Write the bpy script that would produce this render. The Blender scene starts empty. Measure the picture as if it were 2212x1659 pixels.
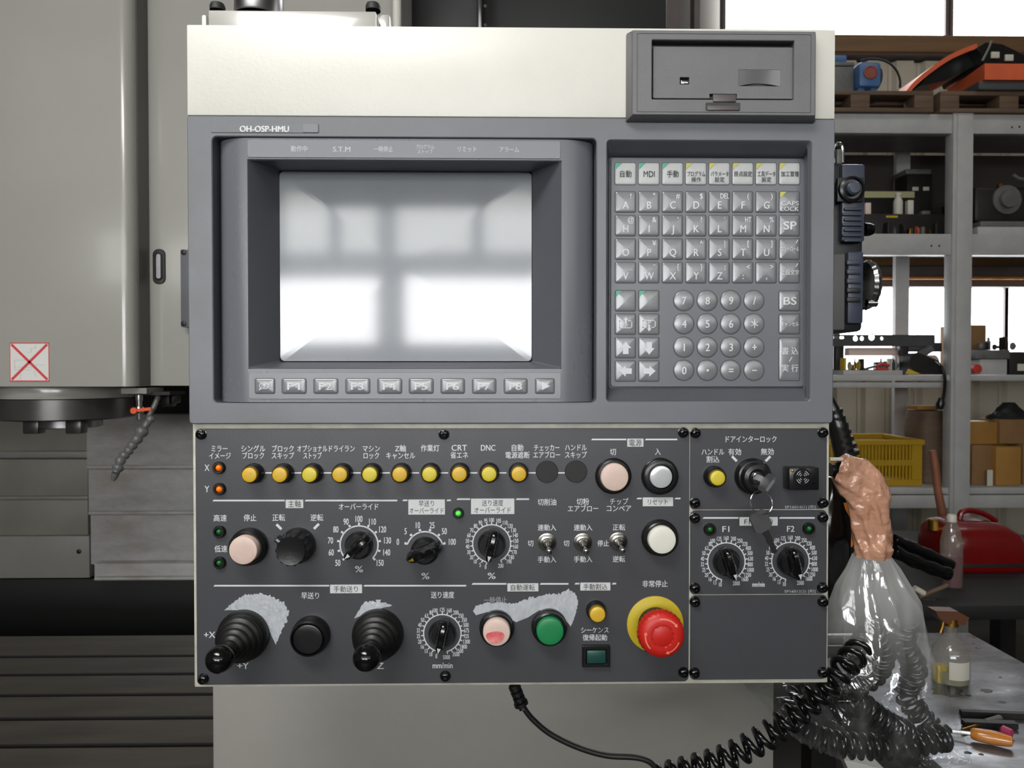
import bpy, bmesh, math, random
from mathutils import Vector, Matrix, noise
random.seed(7)
SC = bpy.context.scene
COL = SC.collection
PI = math.pi

# ------------------------------------------------------------------ camera
F, D, CZ = 1536.0, 0.6144, 1.30            # focal length in pixels of the 2212x1659 frame, distance to the panel, height
CAM = Vector((0, -D, CZ))
fw = Vector((25, F, -24.5)).normalized()
rt = fw.cross(Vector((0, 0, 1))).normalized()
up = rt.cross(fw).normalized()
cam_data = bpy.data.cameras.new('camera'); cam = bpy.data.objects.new('camera', cam_data); COL.objects.link(cam)
cam.matrix_world = Matrix.Translation(CAM) @ Matrix((rt, up, -fw)).transposed().to_4x4()
cam_data.sensor_fit = 'HORIZONTAL'; cam_data.sensor_width = 36; cam_data.lens = 36 * F / 2212
cam_data.clip_start = 0.05; cam_data.clip_end = 60
cam_data.dof.use_dof = True; cam_data.dof.focus_distance = 0.615; cam_data.dof.aperture_fstop = 20
SC.camera = cam
# ------------------------------------------------------------------ view, world
SC.view_settings.view_transform = 'Standard'; SC.view_settings.look = 'None'
SC.view_settings.gamma = 1; SC.view_settings.use_curve_mapping = False
SC.view_settings.exposure = -0.2
SC.cycles.use_denoising = True
SC.cycles.max_bounces = 6; SC.cycles.diffuse_bounces = 3; SC.cycles.glossy_bounces = 3
SC.cycles.transparent_max_bounces = 12; SC.cycles.transmission_bounces = 4
SC.cycles.sample_clamp_indirect = 6; SC.cycles.caustics_reflective = False; SC.cycles.caustics_refractive = False
world = bpy.data.worlds.new('overcast_sky'); SC.world = world; world.use_nodes = True
world.node_tree.nodes['Background'].inputs[0].default_value = (0.85, 0.92, 1, 1)
world.node_tree.nodes['Background'].inputs[1].default_value = 1.0
def lamp(name, loc, rot, sx, sy, power, col=(1, 1, 1)):
    l = bpy.data.lights.new(name, 'AREA'); l.shape = 'RECTANGLE'; l.size = sx; l.size_y = sy; l.energy = power; l.color = col
    o = bpy.data.objects.new(name, l); COL.objects.link(o); o.location = loc; o.rotation_euler = rot
    return o
WIN_LOW, WIN_MID, WIN_TOP, WIN_BACK = 19.0, 8.5, 0.9, 9.0     # daylight in the panes (behind the camera: three rows; far wall)
lamp('ceiling_fill', (-1.6, -1.6, 4.3), (0, 0, 0), 2.4, 0.5, 25, (1, 0.98, 0.94))  # unseen overhead fill, added because the closed room blocks the sky
lamp('work_lamp', (-0.5, -0.95, 2.45), (math.radians(42), 0, math.radians(-18)), 0.9, 0.3, 21, (1, 0.99, 0.97))
lamp('ceiling_fill', (2.2, 1.4, 4.3), (0, 0, 0), 2.4, 0.5, 15, (1, 0.98, 0.94))  # second added fill, above the rack side

# ------------------------------------------------------------------ pixel -> point on a real plane Y
def P(px, py, Y=0.0):
    d = fw * F + rt * (px - 1106) + up * (829.5 - py)
    return CAM + d * ((Y + D) / d.y)
def R4(x0, y0, x1, y1, Y=0.0):
    """pixel rectangle -> (X0, X1, Z0, Z1) on plane Y"""
    return (P(x0, (y0 + y1) / 2, Y).x, P(x1, (y0 + y1) / 2, Y).x, P((x0 + x1) / 2, y1, Y).z, P((x0 + x1) / 2, y0, Y).z)
def S(px, Y=0.0): return px * (Y + D) / F
# ------------------------------------------------------------------ materials
def lin(c): c /= 255.0; return c / 12.92 if c <= 0.04045 else ((c + 0.055) / 1.055) ** 2.4
def mat(name, rgb, rough=0.5, metal=0.0, spec=0.5, coat=0.0, bump=0.0, bscale=80, var=0.0, vscale=6, rvar=0.0, emit=0.0, alpha=1.0, trans=0.0, stretch=None, rgb2=None):
    m = bpy.data.materials.new(name); m.use_nodes = True
    nt = m.node_tree; b = nt.nodes['Principled BSDF']
    c = (lin(rgb[0]), lin(rgb[1]), lin(rgb[2]), 1)
    b.inputs['Base Color'].default_value = c
    b.inputs['Roughness'].default_value = rough; b.inputs['Metallic'].default_value = metal
    b.inputs['Specular IOR Level'].default_value = spec; b.inputs['Coat Weight'].default_value = coat
    b.inputs['Coat Roughness'].default_value = 0.08
    b.inputs['Transmission Weight'].default_value = trans; b.inputs['Alpha'].default_value = alpha
    if emit:
        b.inputs['Emission Color'].default_value = c; b.inputs['Emission Strength'].default_value = emit
    tc = nt.nodes.new('ShaderNodeTexCoord'); src = tc.outputs['Object']
    if stretch:
        mp = nt.nodes.new('ShaderNodeMapping'); mp.inputs['Scale'].default_value = stretch
        nt.links.new(src, mp.inputs['Vector']); src = mp.outputs['Vector']
    if var or rvar:
        n = nt.nodes.new('ShaderNodeTexNoise'); n.inputs['Scale'].default_value = vscale; n.inputs['Detail'].default_value = 5
        n.inputs['Roughness'].default_value = 0.65
        nt.links.new(src, n.inputs['Vector'])
        if var:
            r = nt.nodes.new('ShaderNodeMix'); r.data_type = 'RGBA'
            r.inputs[6].default_value = c
            c2 = (lin(rgb2[0]), lin(rgb2[1]), lin(rgb2[2]), 1) if rgb2 else (c[0] * (1 - var), c[1] * (1 - var), c[2] * (1 - var), 1)
            r.inputs[7].default_value = c2
            cr = nt.nodes.new('ShaderNodeMapRange'); cr.inputs[1].default_value = 0.38; cr.inputs[2].default_value = 0.68
            nt.links.new(n.outputs['Fac'], cr.inputs[0]); nt.links.new(cr.outputs[0], r.inputs[0])
            nt.links.new(r.outputs[2], b.inputs['Base Color'])
        if rvar:
            mr = nt.nodes.new('ShaderNodeMapRange'); mr.inputs[3].default_value = rough - rvar; mr.inputs[4].default_value = rough + rvar
            mr.inputs[1].default_value = 0.3; mr.inputs[2].default_value = 0.7
            nt.links.new(n.outputs['Fac'], mr.inputs[0]); nt.links.new(mr.outputs[0], b.inputs['Roughness'])
    if bump:
        n2 = nt.nodes.new('ShaderNodeTexNoise'); n2.inputs['Scale'].default_value = bscale; n2.inputs['Detail'].default_value = 3
        nt.links.new(src, n2.inputs['Vector'])
        bp = nt.nodes.new('ShaderNodeBump'); bp.inputs['Strength'].default_value = bump; bp.inputs['Distance'].default_value = 0.01
        nt.links.new(n2.outputs['Fac'], bp.inputs['Height']); nt.links.new(bp.outputs[0], b.inputs['Normal'])
    return m
def emis(name, rgb, s):
    m = bpy.data.materials.new(name); m.use_nodes = True; nt = m.node_tree; nt.nodes.clear()
    e = nt.nodes.new('ShaderNodeEmission'); e.inputs[0].default_value = (lin(rgb[0]), lin(rgb[1]), lin(rgb[2]), 1); e.inputs[1].default_value = s
    o = nt.nodes.new('ShaderNodeOutputMaterial'); nt.links.new(e.outputs[0], o.inputs[0]); return m
def film(name, rgb, clear, rough=0.12, gloss=0.07, bump=0.6, bscale=18, top=None):
    """thin plastic film: part clear, part milky, with a sheen"""
    m = bpy.data.materials.new(name); m.use_nodes = True; nt = m.node_tree; nt.nodes.clear(); N = nt.nodes.new
    tr = N('ShaderNodeBsdfTransparent'); tr.inputs[0].default_value = (0.95, 0.96, 0.97, 1)
    df = N('ShaderNodeBsdfDiffuse'); tl = N('ShaderNodeBsdfTranslucent'); gl = N('ShaderNodeBsdfGlossy')
    c = (lin(rgb[0]), lin(rgb[1]), lin(rgb[2]), 1)
    df.inputs[0].default_value = c; tl.inputs[0].default_value = c; gl.inputs['Roughness'].default_value = rough
    gl.inputs[0].default_value = (0.9, 0.92, 0.95, 1)
    tc = N('ShaderNodeTexCoord'); n = N('ShaderNodeTexNoise'); n.inputs['Scale'].default_value = bscale; n.inputs['Detail'].default_value = 4
    n.inputs['Distortion'].default_value = 1.5
    mp = N('ShaderNodeMapping'); mp.inputs['Scale'].default_value = (1, 1, 0.35)
    nt.links.new(tc.outputs['Object'], mp.inputs[0]); nt.links.new(mp.outputs[0], n.inputs['Vector'])
    bp = N('ShaderNodeBump'); bp.inputs['Strength'].default_value = bump; bp.inputs['Distance'].default_value = 0.01
    nt.links.new(n.outputs['Fac'], bp.inputs['Height'])
    for s in (df, tl, gl): nt.links.new(bp.outputs[0], s.inputs['Normal'])
    m1 = N('ShaderNodeMixShader'); m1.inputs[0].default_value = 0.5; nt.links.new(df.outputs[0], m1.inputs[1]); nt.links.new(tl.outputs[0], m1.inputs[2])
    m2 = N('ShaderNodeMixShader')
    mr = N('ShaderNodeMapRange'); mr.inputs[1].default_value = 0.35; mr.inputs[2].default_value = 0.7
    mr.inputs[3].default_value = min(0.985, clear + 0.12); mr.inputs[4].default_value = max(0, clear - (0.075 if top else 0.16))
    nt.links.new(n.outputs['Fac'], mr.inputs[0])
    if top:      # film lies bunched and milky near its tied neck
        sx = N('ShaderNodeSeparateXYZ'); nt.links.new(tc.outputs['Object'], sx.inputs[0])
        m4 = N('ShaderNodeMapRange'); m4.inputs[1].default_value = top[0]; m4.inputs[2].default_value = top[1]; m4.inputs[3].default_value = 1.0; m4.inputs[4].default_value = top[2]
        nt.links.new(sx.outputs['Z'], m4.inputs[0]); mu = N('ShaderNodeMath'); mu.operation = 'MULTIPLY'
        nt.links.new(mr.outputs[0], mu.inputs[0]); nt.links.new(m4.outputs[0], mu.inputs[1]); nt.links.new(mu.outputs[0], m2.inputs[0])
    else: nt.links.new(mr.outputs[0], m2.inputs[0])
    nt.links.new(m1.outputs[0], m2.inputs[1]); nt.links.new(tr.outputs[0], m2.inputs[2])
    m3 = N('ShaderNodeMixShader'); m3.inputs[0].default_value = gloss
    nt.links.new(m2.outputs[0], m3.inputs[1]); nt.links.new(gl.outputs[0], m3.inputs[2])
    o = N('ShaderNodeOutputMaterial'); nt.links.new(m3.outputs[0], o.inputs[0]); return m

M = {}
M['ivory'] = mat('ivory_paint', (204, 203, 195), 0.38, var=0.04, vscale=14, bump=0.03, bscale=300)
M['ivory_dirty'] = mat('ivory_paint_worn', (194, 192, 178), 0.45, var=0.25, vscale=40, bump=0.05, bscale=200)
M['casing'] = mat('casing_paint', (156, 155, 149), 0.22, coat=0.3, var=0.05, vscale=3, bump=0.015, bscale=25)
M['guard'] = mat('guard_paint', (138, 136, 131), 0.4, var=0.10, vscale=4, bump=0.04, bscale=60)
M['guard2'] = mat('guard_paint_dull', (140, 137, 128), 0.5, var=0.18, vscale=5, bump=0.05, bscale=40)
M['bezel'] = mat('bezel_paint', (104, 107, 114), 0.36, var=0.08, vscale=9, rvar=0.03, bump=0.012, bscale=400, rgb2=(98, 99, 101))
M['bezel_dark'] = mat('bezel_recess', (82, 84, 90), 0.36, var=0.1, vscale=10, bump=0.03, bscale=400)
M['pod'] = mat('monitor_surround', (98, 100, 107), 0.28, var=0.06, vscale=12, rvar=0.025, stretch=(1, 1, 0.4))
M['plate'] = mat('control_plate', (62, 63, 67), 0.38, var=0.14, vscale=8, rvar=0.04, bump=0.02, bscale=500)
M['strip'] = mat('membrane_strip', (118, 121, 127), 0.3, var=0.06, vscale=20, rvar=0.03)
M['key'] = mat('key_cap_grey', (126, 128, 131), 0.27, var=0.10, vscale=90, spec=0.6, metal=0.25)
M['key_light'] = mat('key_cap_light', (176, 178, 178), 0.3, var=0.06, vscale=70)
M['sheet'] = mat('keypad_membrane', (102, 105, 111), 0.3, var=0.07, vscale=16, rvar=0.03)
M['black'] = mat('black_plastic', (20, 20, 21), 0.28, bump=0.02, bscale=300)
M['blackm'] = mat('black_matt', (24, 24, 25), 0.6, bump=0.05, bscale=300)
M['blackg'] = mat('black_gloss', (12, 12, 13), 0.12)
M['rubber'] = mat('black_rubber', (19, 19, 19), 0.42, bump=0.03, bscale=200)
M['white'] = mat('white_print', (200, 203, 206), 0.5)
M['whitedim'] = mat('worn_print', (140, 142, 146), 0.5)
M['grayprint'] = mat('grey_print', (175, 178, 184), 0.5)
M['darkprint'] = mat('dark_print', (48, 50, 54), 0.5)
M['label'] = mat('label_box_print', (200, 202, 202), 0.5, var=0.08, vscale=60)
M['scrape'] = mat('bare_scraped_metal', (180, 184, 190), 0.45, metal=0.2, var=0.16, vscale=160, bump=0.12, bscale=400, stretch=(1, 1, 0.5))
M['yellow'] = mat('yellow_lens', (206, 184, 38), 0.35, var=0.22, vscale=60, rgb2=(196, 182, 62))
M['amberlens'] = mat('ochre_lens', (212, 176, 42), 0.35, var=0.25, vscale=70, rgb2=(196, 156, 50))
M['yellowd'] = mat('yellow_disc', (186, 164, 24), 0.45, var=0.12, vscale=20)
M['peach'] = mat('peach_cap', (210, 186, 174), 0.42, var=0.15, vscale=25)
M['smear'] = mat('red_remnant', (196, 52, 66), 0.45, var=0.5, vscale=60, rgb2=(222, 150, 145))
M['cream'] = mat('cream_cap', (214, 214, 203), 0.4, var=0.05, vscale=30)
M['silverlens'] = mat('frosted_silver_lens', (205, 207, 210), 0.22, metal=0.35, var=0.08, vscale=60)
M['green'] = mat('green_cap', (22, 122, 70), 0.38, var=0.08, vscale=30)
M['greend'] = mat('dark_green_lens', (22, 62, 56), 0.35)
M['red'] = mat('red_cap', (188, 30, 22), 0.42, var=0.1, vscale=20)
M['nickel'] = mat('dull_nickel', (128, 126, 120), 0.24, metal=1)
M['trig'] = mat('brown_plastic', (96, 62, 44), 0.4)
M['paleboard'] = mat('pale_yellow_board', (186, 182, 140), 0.6)
M['return_shade'] = mat('painted_return_shade', (82, 82, 78), 0.45)  # shade of the casing's side return, put into the colour
M['keygap'] = mat('key_gap', (52, 54, 58), 0.5)
M['cablegloss'] = mat('glossy_cable_jacket', (11, 11, 12), 0.2, spec=0.6)
M['redl'] = mat('red_cap_worn_print', (222, 120, 100), 0.5)
M['chrome'] = mat('chrome', (205, 205, 205), 0.14, metal=1)
M['steel'] = mat('brushed_steel', (150, 150, 152), 0.33, metal=1, var=0.2, vscale=8, stretch=(0.3, 1, 6))
M['waysteel'] = mat('way_cover_steel', (205, 205, 205), 0.45, metal=0.3, var=0.35, vscale=5, stretch=(1, 1, 2.5), rvar=0.1, rgb2=(172, 166, 160))
M['tablesteel'] = mat('oiled_table_steel', (112, 108, 102), 0.34, metal=0.5, var=0.3, vscale=7, stretch=(0.5, 3, 1))
M['screen'] = mat('screen_glass', (140, 144, 150), 0.085, spec=0.62, var=0.04, vscale=30)
M['orange_led'] = mat('lit_orange_led', (255, 120, 10), 0.25, emit=0.25)
M['green_led'] = mat('dim_green_led', (28, 92, 38), 0.2, emit=0.04)
M['green_lit'] = mat('lit_green_led', (90, 225, 80), 0.25, emit=0.45)
M['kgreen'] = mat('key_green_corner', (60, 158, 128), 0.3)
M['kyellow'] = mat('key_yellow_corner', (182, 174, 76), 0.3)
M['rackpaint'] = mat('rack_grey_paint', (178, 178, 177), 0.5, var=0.16, vscale=7, bump=0.04, bscale=30)
M['wallp'] = mat('corrugated_sheet', (182, 176, 160), 0.55, var=0.15, vscale=3)
M['walldark'] = mat('dark_backing', (58, 52, 48), 0.8, var=0.2, vscale=3)
M['beam'] = mat('wood_beam', (122, 92, 60), 0.6, var=0.3, vscale=4, stretch=(0.3, 1, 8))
M['beamg'] = mat('dull_steel_beam', (104, 96, 94), 0.6, var=0.2, vscale=3)
M['concrete'] = mat('oily_concrete', (46, 43, 40), 0.45, var=0.4, vscale=2.5, bump=0.1, bscale=15)
M['ceil'] = mat('ceiling_sheet', (132, 128, 120), 0.7, var=0.15, vscale=1.5)
M['wallplain'] = mat('plaster', (112, 108, 102), 0.7, var=0.12, vscale=1.5)
M['pane'] = emis('overcast_pane', (250, 252, 255), WIN_BACK)
M['pane_low'] = emis('daylight_pane', (252, 252, 252), WIN_LOW)
M['pane_mid'] = emis('frosted_daylight_pane', (250, 250, 244), WIN_MID)
M['pane_top'] = emis('high_daylight_pane', (255, 254, 250), WIN_TOP)
M['wood'] = mat('old_wood', (104, 84, 66), 0.7, var=0.35, vscale=6, stretch=(1, 1, 8))
M['handle_wood'] = mat('handle_wood', (138, 88, 64), 0.5, var=0.2, vscale=10)
M['drv_wood'] = mat('varnished_wood', (202, 128, 48), 0.25, coat=0.6, var=0.25, vscale=14, stretch=(0.2, 1, 6))
M['cardboard'] = mat('cardboard', (138, 104, 66), 0.8, var=0.15, vscale=6)
M['cardboard2'] = mat('cardboard_orange', (166, 122, 56), 0.75, var=0.15, vscale=6)
M['crate'] = mat('yellow_crate_plastic', (176, 140, 22), 0.45, var=0.1, vscale=8)
M['blue'] = mat('blue_paint', (74, 110, 158), 0.4, var=0.2, vscale=12)
M['orange'] = mat('orange_paint', (220, 104, 66), 0.35, var=0.12, vscale=8)
M['brickred'] = mat('faded_red', (136, 74, 62), 0.6)
M['redpaint'] = mat('red_paint', (186, 58, 50), 0.4, var=0.15, vscale=6)
M['canred'] = mat('gas_can_red', (108, 11, 9), 0.27, coat=0.2, var=0.15, vscale=8)
M['flange'] = mat('blued_steel', (96, 95, 94), 0.3, metal=0.7, var=0.2, vscale=12)
M['dark'] = mat('dark_iron', (44, 42, 42), 0.45, metal=0.3, var=0.4, vscale=12)
M['darkgrey'] = mat('dark_grey_plastic', (70, 70, 72), 0.5, var=0.2, vscale=9)
M['grayobj'] = mat('grey_casting', (112, 112, 112), 0.5, metal=0.3, var=0.3, vscale=14)
M['lightobj'] = mat('pale_plastic', (204, 200, 188), 0.4, var=0.08, vscale=14)
M['brass'] = mat('brass', (170, 130, 60), 0.35, metal=1)
M['bench'] = mat('scarred_bench_steel', (134, 135, 138), 0.34, metal=0.75, var=0.45, vscale=9, stretch=(1, 2.5, 1), rvar=0.12, rgb2=(96, 95, 96))
M['stain'] = mat('oil_stain', (26, 25, 25), 0.2)
M['wrap'] = mat('orange_plastic_wrap', (186, 142, 118), 0.2, spec=0.6, bump=1.0, bscale=38, var=0.25, vscale=10, rgb2=(168, 122, 98))
M['wrapin'] = mat('orange_wrap_inside', (238, 140, 60), 0.4)
M['film'] = film('clear_bag_film', (240, 240, 238), 0.99, rough=0.08, gloss=0.085, bump=0.7, bscale=16, top=(0.085, 0.185, 0.55))
M['bottlefilm'] = film('clear_bottle_plastic', (196, 190, 178), 0.70, bump=0.1)
M['mpgblue'] = mat('blue_grey_grip', (54, 60, 74), 0.38, var=0.12, vscale=30)
M['mpgdark'] = mat('dark_grip', (34, 35, 38), 0.4)
M['mpggrey'] = mat('grey_bracket', (86, 86, 86), 0.45)
M['hose'] = mat('grey_hose_plastic', (98, 99, 99), 0.35, spec=0.5)
M['valve'] = mat('orange_lever', (222, 88, 48), 0.4)
M['stickred'] = mat('sticker_red', (206, 62, 66), 0.5)
M['stickwhite'] = mat('sticker_white', (218, 218, 214), 0.4)
M['pink'] = mat('magenta_plastic', (176, 60, 100), 0.3)
M['purple'] = mat('purple_liquid', (112, 40, 66), 0.15)
M['liquid'] = mat('yellowish_liquid', (150, 150, 120), 0.15)
M['fluor'] = mat('pale_pink_board', (226, 204, 192), 0.6)
M['tapeyellow'] = mat('yellow_tape', (196, 170, 40), 0.4)
M['fddface'] = mat('drive_face', (104, 104, 106), 0.42, var=0.1, vscale=25, bump=0.04, bscale=500)
M['fdddark'] = mat('drive_slot', (46, 46, 48), 0.5)
M['fddtab'] = mat('drive_tab', (80, 74, 74), 0.4)

# ------------------------------------------------------------------ builders
WORLD = {}                                   # world origin of every object made (no parent is ever rotated)
def reg(o, w): WORLD[o.name] = Vector(w)
def thing(name, label, cat, loc, group=None):
    o = bpy.data.objects.new(name, None); COL.objects.link(o); o.location = loc; o.empty_display_size = 0.02
    o['label'] = label; o['category'] = cat
    if group: o['group'] = group
    reg(o, loc); return o
def tag(o, label, cat, group=None):
    o['label'] = label; o['category'] = cat
    if group: o['group'] = group
    return o
GLY = {}
def glyph(s, bold):
    k = (s, bold)
    if k not in GLY:
        c = bpy.data.curves.new('t', 'FONT'); c.body = s; c.resolution_u = 3
        o = bpy.data.objects.new('t', c); me = o.to_mesh()
        vs = [(v.co.x, v.co.y) for v in me.vertices]; fs = [tuple(p.vertices) for p in me.polygons]
        o.to_mesh_clear(); bpy.data.objects.remove(o); bpy.data.curves.remove(c)
        xs = [v[0] for v in vs] or [0, 1]
        GLY[k] = (vs, fs, min(xs), max(xs))
    return GLY[k]
class B:
    def __init__(s): s.v = []; s.f = []; s.m = []; s.mi = 0
    def add(s, vs, fs):
        n = len(s.v); s.v += [Vector(v) for v in vs]
        for f in fs: s.f.append(tuple(i + n for i in f)); s.m.append(s.mi)
        return s
    def loft(s, loops, cap0=True, cap1=True, closed=False):
        n = len(loops[0]); vs = [p for l in loops for p in l]; fs = []
        L = len(loops)
        for k in range(L if closed else L - 1):
            a, b = k * n, ((k + 1) % L) * n
            for i in range(n): j = (i + 1) % n; fs.append((a + i, a + j, b + j, b + i))
        if not closed:
            if cap0: fs.append(tuple(range(n))[::-1])
            if cap1: fs.append(tuple(range((L - 1) * n, L * n)))
        return s.add(vs, fs)
    def box(s, x0, x1, y0, y1, z0, z1, bev=0.0):
        if bev <= 0:
            vs = [(x, y, z) for x in (x0, x1) for y in (y0, y1) for z in (z0, z1)]
            return s.add(vs, [(0, 1, 3, 2), (4, 6, 7, 5), (0, 4, 5, 1), (2, 3, 7, 6), (0, 2, 6, 4), (1, 5, 7, 3)])
        bm = bmesh.new(); bmesh.ops.create_cube(bm, size=1)
        for v in bm.verts: v.co = Vector(((x0 + x1) / 2 + v.co.x * (x1 - x0), (y0 + y1) / 2 + v.co.y * (y1 - y0), (z0 + z1) / 2 + v.co.z * (z1 - z0)))
        bmesh.ops.bevel(bm, geom=bm.edges[:], offset=min(bev, 0.45 * min(abs(x1 - x0), abs(y1 - y0), abs(z1 - z0))), segments=2, affect='EDGES', profile=0.5)
        return s.bm(bm)
    def bm(s, bm):
        bm.verts.ensure_lookup_table(); bm.verts.index_update()
        s.add([v.co.copy() for v in bm.verts], [tuple(v.index for v in f.verts) for f in bm.faces]); bm.free(); return s
    def obox(s, c, ax, ay, az, bev=0):
        """oriented box: centre, three half-axis vectors"""
        b = B().box(-1, 1, -1, 1, -1, 1)
        c = Vector(c); ax, ay, az = Vector(ax), Vector(ay), Vector(az)
        return s.add([c + ax * v.x + ay * v.y + az * v.z for v in b.v], b.f)
    def bar(s, a, b, w, h=None):
        a, b = Vector(a), Vector(b); d = (b - a); n = d.normalized()
        u = n.cross(Vector((0, 1, 0)) if abs(n.y) < 0.9 else Vector((1, 0, 0))).normalized(); v = n.cross(u)
        return s.obox((a + b) / 2, d / 2, u * w / 2, v * (h or w) / 2)
    def lathe(s, c, prof, ax=(0, -1, 0), seg=32, cap0=False, cap1=True, wob=None):
        c = Vector(c); n = Vector(ax).normalized()
        u = n.cross(Vector((0, 0, 1)) if abs(n.z) < 0.9 else Vector((1, 0, 0))).normalized(); v = n.cross(u)
        loops = []
        for (t, r) in prof:
            loops.append([c + n * t + (u * math.cos(a) + v * math.sin(a)) * (r * (wob(a, t) if wob else 1)) for a in [2 * PI * i / seg for i in range(seg)]])
        return s.loft(loops, cap0, cap1)
    def tube(s, path, r, seg=8, cap=True):
        path = [Vector(p) for p in path]; N = len(path); loops = []; u = None
        for i, p in enumerate(path):
            d = (path[min(i + 1, N - 1)] - path[max(i - 1, 0)])
            d = d.normalized() if d.length > 1e-9 else Vector((1, 0, 0))
            if u is None: u = d.cross(Vector((0.13, 0.31, 0.94))).normalized()
            u = (u - d * u.dot(d)).normalized(); w = d.cross(u)
            rr = r[i] if isinstance(r, (list, tuple)) else r
            loops.append([p + (u * math.cos(a) + w * math.sin(a)) * rr for a in [2 * PI * k / seg for k in range(seg)]])
        return s.loft(loops, cap, cap)
    def prism(s, pts, y0, y1):
        """pts: (x, z) outline; y0 front"""
        return s.loft([[(x, y1, z) for x, z in pts], [(x, y0, z) for x, z in pts]])
    def poly(s, pts): return s.add(pts, [tuple(range(len(pts)))])
    def rr(s, rect, r, y0, y1, bev=0.0004, n=4):
        """rounded rectangle slab on (X0,X1,Z0,Z1), front y0, back y1, chamfered front"""
        X0, X1, Z0, Z1 = rect
        return s.loft([rloop(X0, X1, Z0, Z1, r, y1, n), rloop(X0, X1, Z0, Z1, r, y0 + bev, n), rloop(X0 + bev, X1 - bev, Z0 + bev, Z1 - bev, max(r - bev, 1e-5), y0, n)])
    def holed(s, outer, ro, holes, y0, y1, bev=0.0006, n=5):
        """slab with rounded-rectangle holes; holes: (rect, r)"""
        bm = bmesh.new(); loops = []
        def ring(rect, r, y, off):
            X0, X1, Z0, Z1 = rect
            return rloop(X0 + off, X1 - off, Z0 + off, Z1 - off, max(r - off, 1e-5), y, n)
        es = []
        for k, (rect, r) in enumerate([(outer, ro)] + holes):
            sg = 1 if k == 0 else -1
            a = [bm.verts.new(p) for p in ring(rect, r, y0, sg * bev)]
            b_ = [bm.verts.new(p) for p in ring(rect, r, y0 + bev, 0)]
            c = [bm.verts.new(p) for p in ring(rect, r, y1, 0)]
            for i in range(len(a)):
                j = (i + 1) % len(a)
                bm.faces.new((a[i], a[j], b_[j], b_[i])); bm.faces.new((b_[i], b_[j], c[j], c[i]))
            es.append(a)
        bm2 = bmesh.new(); E2 = []
        for a in es:
            w = [bm2.verts.new(v.co) for v in a]
            E2 += [bm2.edges.new((w[i], w[(i + 1) % len(w)])) for i in range(len(w))]
        bmesh.ops.triangle_fill(bm2, use_beauty=True, use_dissolve=False, edges=E2)
        s.bm(bm2); return s.bm(bm)
    def text(s, t, cx, cy, h, w=None, Y=0.0, bold=0.012, hf=None, rot=0.0, squeeze=0.86):
        """flat lettering centred on pixel (cx, cy) of plane Y; h, w in pixels"""
        vs, fs, a, b = glyph(t, 0)
        cjk = any(ord(ch) > 0x2fff for ch in t)
        refh, mid = (0.88, 0.38) if cjk else (0.72, 0.36)
        sy = S(h, Y) / refh; sx = (S(w, Y) / max(b - a, 1e-6)) if w else sy * squeeze
        c = P(cx, cy, Y); ca, sa = math.cos(rot), math.sin(rot)
        for dx, dz in ((-bold, -bold * .5), (bold, bold * .5)) if bold > 0.005 else ((0, 0),):
            out = []
            for (x, y) in vs:
                X = (x - (a + b) / 2) * sx + dx * sy; Z = (y - mid + dz) * sy
                out.append(Vector((c.x + X, (hf(X, Z) if hf else Y) - (dx > 0) * 2e-6, c.z + Z)))
            s.add(out, fs)
        return s
    def rect(s, x0, y0, x1, y1, Y, th=0.00015, skew=0):
        X0, X1, Z0, Z1 = R4(x0, y0, x1, y1, Y)
        return s.prism([(X0, Z0), (X1, Z0), (X1, Z1), (X0, Z1)], Y, Y + th)
    def obj(s, name, mats, parent=None, label=None, origin=None, smooth=35, kind=None):
        vs = s.v
        if origin is None:
            xs = [v.x for v in vs]; ys = [v.y for v in vs]; zs = [v.z for v in vs]
            origin = Vector(((min(xs) + max(xs)) / 2, (min(ys) + max(ys)) / 2, min(zs) if parent is None else (min(zs) + max(zs)) / 2))
        origin = Vector(origin)
        me = bpy.data.meshes.new(name); me.from_pydata([v - origin for v in vs], [], s.f)
        mats = mats if isinstance(mats, (list, tuple)) else [mats]
        for m in mats: me.materials.append(M[m])
        if len(mats) > 1: me.polygons.foreach_set('material_index', s.m)
        if smooth:
            me.polygons.foreach_set('use_smooth', [True] * len(me.polygons)); me.set_sharp_from_angle(angle=math.radians(smooth))
        me.update()
        o = bpy.data.objects.new(name, me); COL.objects.link(o)
        pw = Vector((0, 0, 0))
        if parent is not None: o.parent = parent; pw = WORLD[parent.name]
        o.location = origin - pw; reg(o, origin)
        if label: o['label'] = label
        if kind: o['kind'] = kind
        return o
def inst(src, parent, w, name=None):
    """linked copy of a part at world origin w"""
    o = src.copy(); COL.objects.link(o); o.parent = parent
    o.location = Vector(w) - WORLD[parent.name]; reg(o, w)
    return o
def rloop(X0, X1, Z0, Z1, r, y, n=4):
    r = min(r, 0.499 * (X1 - X0), 0.499 * (Z1 - Z0)); out = []
    for cx, cz, a0 in ((X1 - r, Z1 - r, 0), (X0 + r, Z1 - r, 90), (X0 + r, Z0 + r, 180), (X1 - r, Z0 + r, 270)):
        for k in range(n + 1):
            a = math.radians(a0 + 90 * k / n); out.append(Vector((cx + r * math.cos(a), y, cz + r * math.sin(a))))
    return out
def catmull(pts, n=10):
    pts = [Vector(p) for p in pts]; out = []
    for i in range(len(pts) - 1):
        p0, p1, p2, p3 = pts[max(i - 1, 0)], pts[i], pts[i + 1], pts[min(i + 2, len(pts) - 1)]
        for k in range(n):
            t = k / n; t2 = t * t; t3 = t2 * t
            out.append(0.5 * ((2 * p1) + (p2 - p0) * t + (2 * p0 - 5 * p1 + 4 * p2 - p3) * t2 + (3 * p1 - p0 - 3 * p2 + p3) * t3))
    out.append(pts[-1]); return out
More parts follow.
